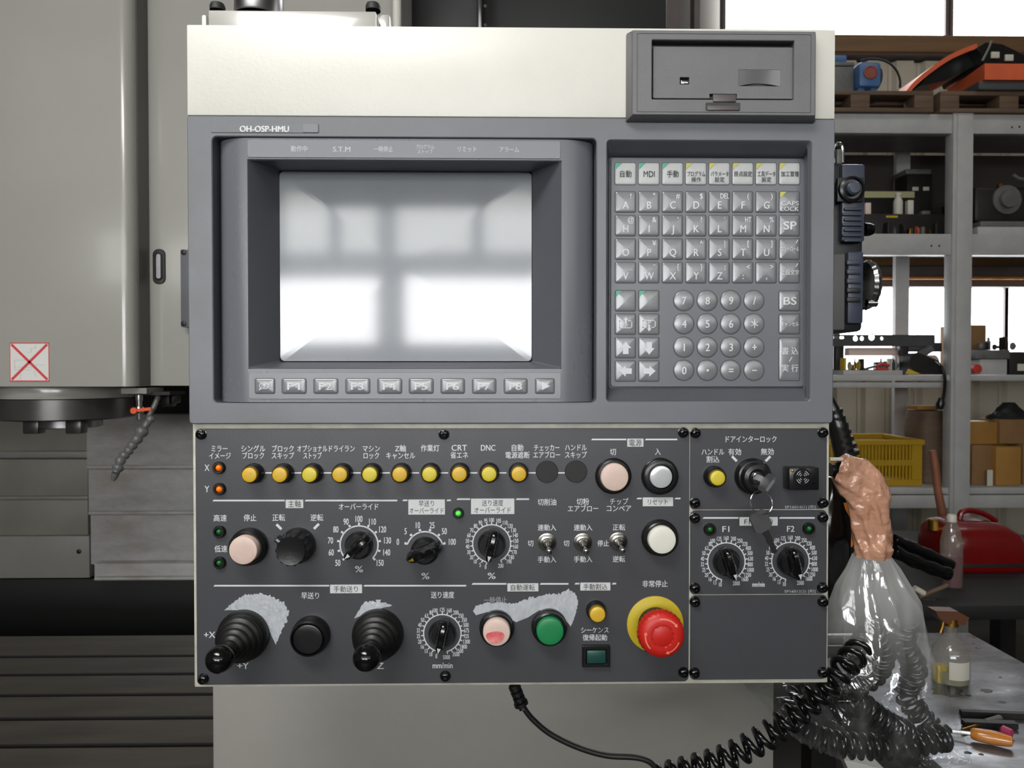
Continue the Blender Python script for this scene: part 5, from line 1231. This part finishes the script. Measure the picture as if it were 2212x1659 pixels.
def clutter(n, x0, x1, ytop, ybot, z0, Y_, ms, grp, nm, lb, cat):
    for k in range(n):
        od = ['leftmost', 'second from the left', 'third from the left', 'fourth from the left', 'fifth from the left', 'sixth from the left', 'seventh from the left'][k]
        x = x0 + (x1 - x0) * (k + rnd.random() * .6) / n; w = rnd.uniform(.5, 1.0) * (x1 - x0) / n * .8; yy = rnd.uniform(ytop, ybot); Yk = Y_ + rnd.uniform(0, .04)
        a = P(x, yy, Yk); b = P(x + w, yy, Yk); m = ms[k % len(ms)]; h = a.z - z0
        q = B(); ty = k % 3
        if ty == 0: q.box(a.x, b.x, Yk, Yk + .05, z0 + .0005, a.z, .003)
        elif ty == 1: q.lathe(((a.x + b.x) / 2, Yk + .03, z0 + .0005), [(0, (b.x - a.x) / 2), (h * .7, (b.x - a.x) / 2), (h * .75, (b.x - a.x) * .3), (h, (b.x - a.x) * .28)], ax=(0, 0, 1), seg=18, cap0=True)
        else: q.lathe((a.x, Yk + .03, z0 + .0005 + h * .4), [(0, h * .4), ((b.x - a.x) * .3, h * .4), ((b.x - a.x) * .32, h * .22), (b.x - a.x, h * .2)], ax=(1, 0, 0), seg=18, cap0=True)
        tag(q.obj(nm, m), lb + ', ' + od, cat, grp)
clutter(7, 1962, 2030, 480, 494, SH['mid'], YR + .055, ['brass', 'dark', 'orange', 'grayobj', 'brass'], 'small brass fittings at the shelf edge', 'brass_fitting', 'small fitting on the front edge of the middle shelf', 'fitting')
clutter(6, 1872, 1958, 474, 490, SH['mid'], YR + .055, ['dark', 'darkgrey', 'dark'], 'dark parts in front of the black tray', 'machine_part', 'small dark machine part in front of the black tray', 'part')
clutter(5, 2020, 2064, 440, 470, SH['mid'], YR + .32, ['dark', 'grayobj', 'dark'], 'dark parts beside the rack post', 'machine_part', 'dark machine part beside the rack post', 'part')
# middle shelf, right bay
def casting():
    Y_ = YR + .1; c = P(2170, 430, Y_); z0 = zpx(477, Y_); t = thing('gear_housing', 'greyish cast gear housing in the right bay of the middle shelf', 'casting', (c.x, Y_ + .1, z0))
    a = R4(2112, 400, 2212, 470, Y_); B().box(a[0], a[1] + .06, Y_ + .02, Y_ + .2, z0 + .0005, a[3], .02).obj('body', 'dark', t)
    B().lathe((c.x + .02, Y_ + .02, c.z), [(0, .07), (.012, .07), (.014, .045), (.03, .04), (.032, .002)], seg=28).obj('flange', 'grayobj', t)
    for x, y in ((2150, 425), (2158, 402)): B().lathe(P(x, y, Y_ + .02), [(0, .012), (.012, .01)], seg=14).obj('boss', 'brass', t)
    B().tube([P(2188, 378, Y_), P(2200, 386, Y_), P(2240, 392, Y_)], .009, 10).obj('pipe_stub', 'grayobj', t)
item('steel_plate', 'thin grey steel plate, upper of two stacked on the middle shelf', 'plate', 2118, 2330, 478, 'mid', 'grayobj', YR + .06, .3, .002, ybot=489)
item('steel_plate', 'thick grey steel plate, lower of two stacked on the middle shelf', 'plate', 2112, 2330, 490, 'mid', 'rackpaint', YR + .06, .3, .002)
casting()
# low shelf against the windows
def perforated():
    Y_ = YR + .19; t = thing('perforated_bar', 'long dark bar pierced with round holes lying before the window', 'bar', (P(1900, 750, Y_).x, Y_, SH['low']))
    a = R4(1790, 723, 2020, 748, Y_); hol = []
    for x, r_ in ((1849, 6), (1863, 5), (1884, 7.5), (1906, 4)):
        c = P(x, 731 if r_ != 7.5 else 728, Y_); rr = S(r_, Y_); hol.append(((c.x - rr, c.x + rr, c.z - rr, c.z + rr), rr * .98))
    c0, c1 = P(1798, 729, Y_), P(1825, 729, Y_); hol.append(((c0.x, c1.x, c0.z - .006, c0.z + .006), .003))
    B().holed((a[0], a[1], a[2], a[3]), .002, hol, Y_, Y_ + .012, .001).obj('web', 'darkgrey', t)
    b = R4(1960, 740, 2035, 760, Y_ + .02); B().box(b[0], b[1], Y_ + .014, Y_ + .05, b[2], b[3], .008).obj('end_block', 'darkgrey', t)
    for x in (1815, 1955): c = P(x, 748, Y_); B().box(c.x - .02, c.x + .02, Y_ + .002, Y_ + .03, SH['low'] + .0005, a[2], .001).obj('stand', 'dark', t)
perforated()
item('pink_board', 'pale pinkish box lying under the perforated bar', 'box', 1834, 1950, 751, 'low', 'fluor', YR + .27, .05, .002, ybot=768)
item('parts_tray', 'shallow grey tray of tools on the low shelf before the window', 'tray', 1822, 1950, 800, 'low', 'rackpaint', YR + .055, .11, .001)
ztl = zpx(800, YR + .055)
def redtool():
    Y_ = YR + .09; c = P(1895, 795, Y_); t = thing('red_grip_tool', 'tool with red grips lying in the grey tray', 'tool', (c.x, Y_, ztl))
    B().bar(P(1868, 797, Y_), P(1895, 790, Y_), .012).obj('jaw', 'chrome', t); B().tube([P(1892, 792, Y_), P(1905, 786, Y_), P(1920, 790, Y_)], .008, 10).obj('handle', 'redpaint', t); B().tube([P(1890, 795, Y_ + .005), P(1902, 797, Y_), P(1918, 799, Y_)], .008, 10).obj('handle', 'redpaint', t)
redtool()
clutter(7, 1824, 1870, 770, 790, ztl, YR + .075, ['tapeyellow', 'dark', 'lightobj', 'brass', 'darkgrey'], 'small tools in the grey tray', 'small_tool', 'small tool standing in the grey tray', 'tool')
clutter(6, 1895, 1948, 772, 782, ztl, YR + .13, ['dark', 'grayobj', 'dark', 'lightobj'], 'small tools behind the red grips', 'small_tool', 'small dark tool behind the red grips', 'tool')
def drill():
    Y_ = YR + .07; t = thing('power_tool', 'dark slanted power tool with cord hanging over the shelf edge', 'power tool', (P(2000, 800, Y_).x, Y_ + .05, SH['low']))
    q = B(); q.prism([(P(x, y, Y_).x, P(x, y, Y_).z) for x, y in ((1967, 770), (1985, 762), (2025, 778), (2045, 800), (2040, 809), (1975, 808), (1965, 790))][::-1], Y_, Y_ + .09).obj('body', 'dark', t)
    B().bar(P(1985, 768, Y_ + .04), P(2012, 752, Y_ + .04), .03).obj('motor_end', 'grayobj', t)
    pts = [P(2020, 780, Y_ - .02), P(2035, 795, Y_ - .04), P(2041, 815, YR - .03), P(2040, 845, YR - .03), P(2036, 868, YR - .03), P(2032, 885, YR - .03)]
    B().tube(catmull(pts, 6), .007, 8).obj('cord', 'black', t); c = P(2029, 868, YR - .03)
    B().lathe(P(2034, 860, YR - .03), [(0, .012), (.03, .02), (.05, .014)], ax=(-.2, 0, -1), seg=14, cap0=True).obj('plug', 'black', t)
drill()
pr_ = P(2035, 800, YR + .2); q = B().lathe((P(2010, 790, YR + .1).x, YR + .3, SH['low'] + .052), [(0, .05), (.14, .05)], ax=(1, 0, 0), seg=28, cap0=True); tag(q.obj('paper_roll', 'fluor'), 'pale paper roll behind the slanted power tool', 'paper roll')
a = R4(1958, 797, 1988, 808, YR + .06); tag(B().prism([(a[0], a[2]), (a[1], a[2]), (a[0] + .01, a[3])], YR + .055, YR + .068).obj('yellow_wedge', 'tapeyellow'), 'small yellow wedge left of the power tool', 'wedge')
item('cardboard_box', 'brown box against the rack post, before the lower right window', 'box', 2070, 2131, 702, 'low', 'cardboard', YR + .25, .15)
def greybox():
    t = thing('grey_box', 'grey box with a flat grey case on it right of the rack post', 'box', (P(2145, 800, YR + .1).x, YR + .15, SH['low']))
    a = R4(2117, 776, 2176, 777, YR + .08); B().box(a[0], a[1], YR + .08, YR + .24, SH['low'] + .0005, a[3], .004).obj('body', 'rackpaint', t)
    b = R4(2108, 756, 2182, 775, YR + .07); B().box(b[0], b[1], YR + .07, YR + .25, a[3] + .001, b[3], .004).obj('lid', 'grayobj', t)
greybox()
q = B().lathe(P(2103, 797, YR + .06), [(0, S(10, YR)), (.03, S(10, YR))], seg=24, cap0=True); q.lathe(P(2103, 797, YR + .06), [(.03, S(6, YR)), (.031, S(5, YR))], seg=20); tag(q.obj('tape_roll', 'redpaint'), 'red roll of tape at the foot of the rack post', 'tape roll')
item('dark_box', 'black box with pale label at the right end of the low shelf', 'box', 2181, 2330, 760, 'low', 'dark', YR + .1, .2)
a = R4(2198, 786, 2213, 801, YR + .098); tag(B().box(a[0], a[1], YR + .097, YR + .0995, a[2], a[3]).obj('paper_label', 'lightobj'), 'white paper stuck to the black box on the low shelf', 'label')
clutter(6, 2125, 2205, 727, 748, zpx(755, YR + .07), YR + .1, ['dark', 'grayobj', 'darkgrey'], 'parts on the grey box', 'machine_part', 'dark metal part heaped on the grey box', 'part')
# bottom shelf
def crate():
    Y_ = YR + .06; x0, x1 = P(1770, 1000, Y_).x, P(1992, 1000, Y_).x; z0 = SH['bot'] + .0005; z1 = zpx(950, Y_); t = thing('yellow_crate', 'yellow slatted plastic crate on the bottom shelf', 'crate', ((x0 + x1) / 2, Y_ + .15, SH['bot']))
    D_ = .34; H = z1 - z0
    B().holed((x0 - .008, x1 + .008, z1 - .024, z1), .003, [], Y_ - .008, Y_ + .004, .001).obj('rim', 'crate', t)
    B().box(x0 - .008, x0 + .006, Y_ + .0045, Y_ + D_, z1 - .024, z1, .002).obj('rim', 'crate', t); B().box(x1 - .006, x1 + .008, Y_ + .0045, Y_ + D_, z1 - .024, z1, .002).obj('rim', 'crate', t); B().box(x0 - .008, x1 + .008, Y_ + D_ + .0005, Y_ + D_ + .012, z1 - .024, z1, .002).obj('rim', 'crate', t)
    B().box(x0, x1, Y_ + .0045, Y_ + D_ - .0005, z0, z0 + .02).obj('base', 'crate', t)
    B().box(x0, x1 - .0505, Y_, Y_ + .004, z0 + H * .44, z0 + H * .56).obj('middle_band', 'crate', t); B().box(x0, x1, Y_, Y_ + .004, z0, z0 + .0295).obj('lower_band', 'crate', t)
    B().box(x1 - .05, x1, Y_, Y_ + .004, z0 + .0305, z1 - .0245).obj('corner_panel', 'crate', t)
    n = 27; w = (x1 - .05 - x0) / n; s0_ = s1_ = None
    for k in range(n):
        xx = x0 + w * (k + .5)
        for j, (za, zb_) in enumerate(((z0 + .031, z0 + H * .435), (z0 + H * .565, z1 - .025))):
            o = (xx, Y_ + .002, (za + zb_) / 2)
            if k == 0:
                s = B().box(xx - w * .27, xx + w * .27, Y_ + .0005, Y_ + .0038, za, zb_).obj('slat', 'crate', t, origin=o, smooth=0)
                if j == 0: s0_ = s
                else: s1_ = s
            else: inst(s0_ if j == 0 else s1_, t, o)
    for xx in (x1 - .004,): B().box(xx, xx + .004, Y_ + .005, Y_ + D_ - .001, z0 + .021, z1 - .0245).obj('end_panel', 'crate', t)
    B().box(x0, x1, Y_ + D_ - .0045, Y_ + D_ - .0005, z0 + .021, z1 - .0245).obj('back_panel', 'crate', t)
crate()
def sack():
    Y_ = YR + .12; lo = []; x0, x1 = 1955, 2064
    for k in range(14):
        v = k / 13; y = 1054 - v * 168; c = P(2010 + 3 * math.sin(v * 6), y, Y_ + .1); hw = S(49 - 9 * v ** 2, Y_)
        lo.append([c + Vector((math.copysign(abs(math.cos(a)) ** .6, math.cos(a)) * hw, math.copysign(abs(math.sin(a)) ** .7, math.sin(a)) * .1, 0)) * (1 + .05 * noise.noise(Vector((math.cos(a) * 2, math.sin(a) * 2, v * 6)))) for a in [2 * PI * i / 32 for i in range(32)]])
    for k, l in enumerate(lo):
        for p in l: p.z = max(p.z, SH['bot'] + .001 + .002 * k)
    tag(B().loft(lo).obj('paper_sack', 'wood', smooth=50), 'dark brown paper sack between the yellow crate and the rack post', 'sack')
    a = R4(1975, 874, 2035, 886, Y_ + .08); tag(B().box(a[0], a[1], Y_ + .05, Y_ + .15, zpx(886, Y_ + .1) + .004, zpx(876, Y_ + .1), .003).obj('cardboard_scrap', 'cardboard2'), 'folded scrap of cardboard lying on the brown paper sack', 'cardboard')
sack()
def carton(lb, x0, x1, ytop, z0, m, Y_, dp=.22, flap=False, fm=None):
    a = R4(x0, ytop, x1, ytop + 1, Y_); t = thing('cardboard_box', lb, 'box', ((a[0] + a[1]) / 2, Y_ + dp / 2, z0))
    B().box(a[0], a[1], Y_, Y_ + dp, z0 + .0005, a[3], .002).obj('body', m, t)
    B().box(a[0], a[1], Y_ + dp * .5 - .02, Y_ + dp * .5 + .02, a[3] + .0001, a[3] + .001).obj('tape', fm or 'tapeyellow', t)
    if flap: B().box(a[0] + .01, a[1] - .01, Y_ - .001, Y_ - .0002, a[3] - .05, a[3]).obj('flap', m, t)
    return a[3] + .001
zc = carton('wide brown carton in the right bay of the bottom shelf, left of the orange-brown one', 2100, 2144, 962, SH['bot'], 'cardboard', YR + .09)
zc2 = carton('orange-brown carton standing in the right bay of the bottom shelf', 2152, 2206, 966, SH['bot'], 'cardboard2', YR + .065)
zc3 = carton('brown carton half out of frame at the right end of the bottom shelf', 2210, 2300, 960, SH['bot'], 'cardboard', YR + .09)
carton('long orange-brown carton lying on top of the wide brown carton', 2096, 2156, 912, zc, 'cardboard2', YR + .13, .15)
carton('tan carton with reddish mark on top of the standing carton', 2160, 2290, 906, max(zc2, zc3), 'cardboard', YR + .11, .15)
lo = []
for k in range(10):
    v = k / 9; c = P(2178, 906 - v * 36, YR + .18); lo.append([c + Vector((math.cos(a) * .105 * (1 - v * .75), math.sin(a) * .06 * (1 - v * .6), 0)) * (1 + .22 * noise.noise(Vector((math.cos(a) * 3, math.sin(a) * 3, v * 4)))) + Vector((0, 0, .003)) for a in [2 * PI * i / 30 for i in range(30)]])
tag(B().loft(lo).obj('black_cloth', 'blackm', smooth=60), 'crumpled black cloth lying on the tan carton', 'cloth')
a = R4(2132, 1015, 2144, 1048, YR + .055); tag(B().box(a[0], a[1], YR + .053, YR + .056, SH['bot'] + .001, a[3]).obj('paper_note', 'lightobj'), 'white slip of paper leaning left of the standing carton', 'paper')

# ================================================================== LOW BENCH WITH GAS CAN, HAMMER, BOTTLE
lb_ = thing('low_bench', 'low dark work table cluttered with the red can and bottle', 'table', (1.15, 1.6, 0))
zl = .68
B().box(.55, 2.0, 1.25, 2.15, zl - .04, zl, .004).obj('top', 'blackm', lb_)
for x in (.6, 1.95):
    for y in (1.3, 2.1): B().box(x - .03, x + .03, y - .03, y + .03, 0, zl - .041).obj('leg', 'dark', lb_)
def gascan():
    Y_ = 1.55; t = thing('gas_can', 'red metal petrol can with black band behind the clear bottle', 'can', (P(2110, 1240, Y_ + .1).x, Y_ + .1, zl))
    def sec(x0, x1, y, ya, yb, pw=.35):
        a, b = P(x0 + 12, y, Y_ + .1), P(x1 - 18, y, Y_ + .1); c = Vector(((a.x + b.x) / 2, (ya + yb) / 2, a.z)); hw, hd = (b.x - a.x) / 2, (yb - ya) / 2
        return [c + Vector((math.copysign(abs(math.cos(q_)) ** pw, math.cos(q_)) * hw, math.copysign(abs(math.sin(q_)) ** pw, math.sin(q_)) * hd, 0)) for q_ in [2 * PI * i / 40 for i in range(40)]]
    zz = zl + .001
    s = [sec(2002, 2196, 1238, Y_, Y_ + .2)]; 
    for p in s[0]: p.z = zz
    s += [sec(2000, 2198, 1225, Y_ - .005, Y_ + .205)]
    for p in s[1]: p.z = max(p.z, zz + .01)
    s += [sec(1999, 2199, 1202, Y_ - .006, Y_ + .206), sec(1999, 2199, 1170, Y_ - .006, Y_ + .206), sec(2003, 2190, 1145, Y_, Y_ + .2), sec(2015, 2165, 1128, Y_ + .02, Y_ + .18), sec(2035, 2140, 1121, Y_ + .05, Y_ + .15)]
    B().loft(s).obj('body', 'canred', t, smooth=60)
    s = [sec(1998, 2200, 1206, Y_ - .008, Y_ + .208), sec(1998, 2200, 1200, Y_ - .008, Y_ + .208)]; B().loft(s).obj('band', 'blackm', t)
    pts = [P(2072, 1124, Y_ + .1), P(2078, 1106, Y_ + .1), P(2100, 1103, Y_ + .1), P(2130, 1112, Y_ + .1), P(2152, 1126, Y_ + .1)]
    B().tube(catmull(pts, 6), .009, 10).obj('handle', 'canred', t)
    c = P(2018, 1124, Y_ + .1); B().lathe((c.x, c.y, c.z - .03), [(0, .02), (.03, .02), (.034, .017)], ax=(0, 0, 1), seg=20).obj('spout_cap', 'brass', t)
gascan()
def clearbottle():
    Y_ = 1.42; z0 = zl; c = P(2056, 1112, Y_); t = thing('squeeze_bottle', 'clear bottle holding dark red liquid in front of the petrol can', 'bottle', (c.x, Y_, z0)); H = c.z - z0; R_ = S(22, Y_)
    B().lathe((c.x, Y_, z0 + .0005), [(0, R_ * .95), (H * .04, R_), (H * .62, R_), (H * .8, R_ * .75), (H * .9, R_ * .36)], ax=(0, 0, 1), seg=28, cap0=True, cap1=False).obj('body', 'bottlefilm', t)
    B().lathe((c.x, Y_, z0 + .003), [(0, R_ * .9), (H * .42, R_ * .93)], ax=(0, 0, 1), seg=28, cap0=True).obj('liquid', 'purple', t)
    B().lathe((c.x, Y_, z0 + H * .9 + .001), [(0, R_ * .45), (H * .08, R_ * .45), (H * .1, R_ * .36)], ax=(0, 0, 1), seg=20, cap0=True).obj('cap', 'lightobj', t)
clearbottle()
def hammer():
    t = thing('mallet', 'mallet with reddish wooden handle leaning upright before the rack', 'hammer', (P(2050, 1180, 1.9).x, 1.9, zl))
    B().tube([P(2014, 973, 1.9), P(2019, 1000, 1.9), P(2026, 1060, 1.9), P(2036, 1112, 1.9), P(2047, 1170, 1.9)], [.012, .013, .0135, .015, .015], 14).obj('handle', 'handle_wood', t)
    c = P(2050, 1180, 1.9); c.z = zl + .047; B().lathe((c.x - .05, c.y, c.z), [(0, .03), (.01, .034), (.09, .034), (.1, .03)], ax=(1, 0, -.15), seg=24, cap0=True).obj('head', 'canred', t)
hammer()
def plasticheap():
    for k, (pts, r, lb) in enumerate((([(1930, 1165), (1965, 1180), (2010, 1200), (2055, 1222)], .016, 'upper shiny black tube left of the petrol can'), ([(1930, 1190), (1970, 1210), (2015, 1228), (2050, 1240)], .018, 'lower shiny black tube left of the petrol can'))):
        q = B().tube(catmull([P(x, y, 1.36 + k * -.04) for x, y in pts], 8), [r * (1 + .08 * math.sin(i * .9)) for i in range(25)], 12); tag(q.obj('black_tube', 'blackg', smooth=60), lb, 'tube')
    for k, (a, b, r, m, lb) in enumerate((((1975, 1270), (1996, 1282), .008, 'lightobj', 'short pale rod right of the clear bag'), ((1985, 1290), (2047, 1264), .006, 'wood', 'thin brownish rod slanting up right of the clear bag'), ((1984, 1298), (2020, 1296), .004, 'steel', 'thin steel wire right of the clear bag, below the rods'))):
        tag(B().tube([P(*a, 1.3), P(*b, 1.3)], r, 10).obj('rod', m), lb, 'rod')
plasticheap()

# ================================================================== WORKBENCH LOWER RIGHT
zw = .745
def bench():
    t = thing('steel_bench', 'scarred bare steel workbench at lower right', 'workbench', (.72, .6, 0))
    x0, x1, y0, y1 = .62, 1.0, .30, .88
    B().box(x0, x1, y0, y1, zw - .02, zw, .001).obj('bench_top', 'bench', t)
    B().box(x0 + .02, x1 - .02, y0 + .02, y1 - .02, zw - .07, zw - .0205).obj('apron', 'dark', t)
    for x in (x0 + .04, x1 - .04):
        for y in (y0 + .04, y1 - .04): B().box(x - .025, x + .025, y - .025, y + .025, 0, zw - .071).obj('leg', 'dark', t)
    rn = random.Random(5)
    for (px_, py_, r_) in ((2150, 1505, .012), (2110, 1515, .006), (2060, 1505, .03), (2120, 1400, .004), (2130, 1410, .004), (2154, 1430, .004), (2185, 1530, .006), (2196, 1560, .004), (2110, 1642, .006), (2140, 1646, .004), (2180, 1475, .003)):
        d_ = (CZ - zw) * F / (py_ - 805); X = (px_ - 1081) / F * d_; Yq = d_ - D
        pts = [(X + math.cos(a) * r_ * rn.uniform(.6, 1.2), Yq + math.sin(a) * r_ * .7 * rn.uniform(.6, 1.2), zw + .0004) for a in [2 * PI * i / 14 for i in range(14)]]
        B().loft([[(x, y, zw + .00005) for x, y, z in pts], pts]).obj('oil_stain', 'stain', t, smooth=0)
bench()
def G(px, py, z=zw):
    """pixel -> point on the horizontal plane z"""
    d = fw * F + rt * (px - 1106) + up * (829.5 - py); return CAM + d * ((z - CZ) / d.z)
def spray():
    b = G(2052, 1470); t = thing('spray_bottle', 'clear spray bottle with brown trigger head on the steel bench', 'bottle', b)
    Y_ = b.y; R_ = S(38, Y_); top = P(2045, 1330, Y_).z; H = P(2045, 1345, Y_).z - zw
    B().lathe((b.x, b.y, zw + .0005), [(0, R_ * .94), (.006, R_), (H * .42, R_), (H * .55, R_ * .92), (H * .68, R_ * .6), (H * .76, R_ * .36), (H * .98, R_ * .33)], ax=(0, 0, 1), seg=36, cap0=True, cap1=False).obj('body', 'bottlefilm', t)
    B().lathe((b.x, b.y, zw + .002), [(0, R_ * .9), (H * .2, R_ * .93)], ax=(0, 0, 1), seg=28, cap0=True).obj('liquid', 'liquid', t)
    q = B(); n = 10; lo = []
    for z in (H * .12, H * .42): lo.append([(b.x + math.sin(a) * R_ * 1.012, b.y - math.cos(a) * R_ * 1.012, zw + z) for a in [math.radians(-35 + 70 * i / n) for i in range(n + 1)]])
    q.add(lo[0] + lo[1], [(i, i + 1, n + 2 + i, n + 1 + i) for i in range(n)]).obj('label', 'lightobj', t)
    B().lathe((b.x, b.y, zw + H * .96), [(0, R_ * .42), (H * .12, R_ * .42), (H * .14, R_ * .3)], ax=(0, 0, 1), seg=24, cap0=True).obj('collar', 'brass', t)
    hd = [(2012, 1315), (2060, 1316), (2085, 1330), (2075, 1345), (2035, 1342), (2020, 1330)]
    B().prism([(P(x, y, Y_).x, P(x, y, Y_).z) for x, y in hd][::-1], Y_ - .012, Y_ + .012).obj('trigger_head', 'trig', t)
    B().tube([P(2038, 1338, Y_), P(2036, 1352, Y_), P(2031, 1366, Y_)], .003, 8).obj('trigger', 'brass', t)
spray()
def screwdriver():
    a, b = G(2096, 1584, zw + .012), G(2188, 1602, zw + .012); d = (b - a).normalized(); L_ = (b - a).length
    t = thing('screwdriver', 'screwdriver with varnished orange wooden handle on the steel bench', 'screwdriver', (a + b) / 2 - Vector((0, 0, .012)))
    B().lathe(a, [(0, .006), (.004, .0085), (L_ * .2, .0095), (L_ * .5, .0105), (L_ * .8, .009), (L_ * .97, .0075), (L_, .004)], ax=d, seg=24, cap0=True).obj('handle', 'drv_wood', t)
    c = a - d * .10 + Vector((0, .03, 0)); B().tube([a, a - d * .06 + Vector((0, .0, -.006))], .003, 10).obj('blade', 'chrome', t)
screwdriver()
a, b = G(2078, 1577, zw + .006), G(2160, 1552, zw + .006); d = (b - a).normalized(); t = thing('scraper', 'thin brass scraper with grey grip behind the orange screwdriver', 'tool', (a + b) / 2 - Vector((0, 0, .006)))
B().tube([a, a.lerp(b, .65)], .0025, 8).obj('shaft', 'brass', t); B().tube([a.lerp(b, .62), b], .0055, 10).obj('grip', 'grayobj', t)
a, b = G(2160, 1575, zw + .008), G(2186, 1585, zw + .008); tag(B().lathe(a, [(0, .003), (.004, .0075), ((b - a).length, .0065)], ax=(b - a), seg=16, cap0=True).obj('magenta_plug', 'pink'), 'small magenta cap behind the screwdriver handle', 'cap')
for (p, q_, w, lb) in (((2075, 1540), (2400, 1553), .009, 'long dark steel bar, rear of two across the bench'), ((2080, 1562), (2195, 1566), .012, 'short dark bar in front of the long one on the bench')):
    a, b = G(*p, zw + .006), G(*q_, zw + .006); b.x = min(b.x, .99); tag(B().bar(a, b, .009, w).obj('dark_bar', 'dark'), lb, 'bar')
a = G(2040, 1478); tag(B().box(a.x - .012, a.x + .009, a.y, a.y + .02, zw + .0005, zw + .032, .002).obj('yellow_box', 'tapeyellow'), 'small yellow box beside the spray bottle', 'box')
# white painted edging and dark gap below the bag
e1 = B().loft([[G(1800, 1605, .70), G(1850, 1720, .70), G(1950, 1720, .70), G(1835, 1600, .70)], [p + Vector((0, 0, .012)) for p in [G(1800, 1605, .70), G(1850, 1720, .70), G(1950, 1720, .70), G(1835, 1600, .70)]]])
tag(e1.obj('white_board', 'ivory'), 'white painted board edge below the clear bag', 'board')
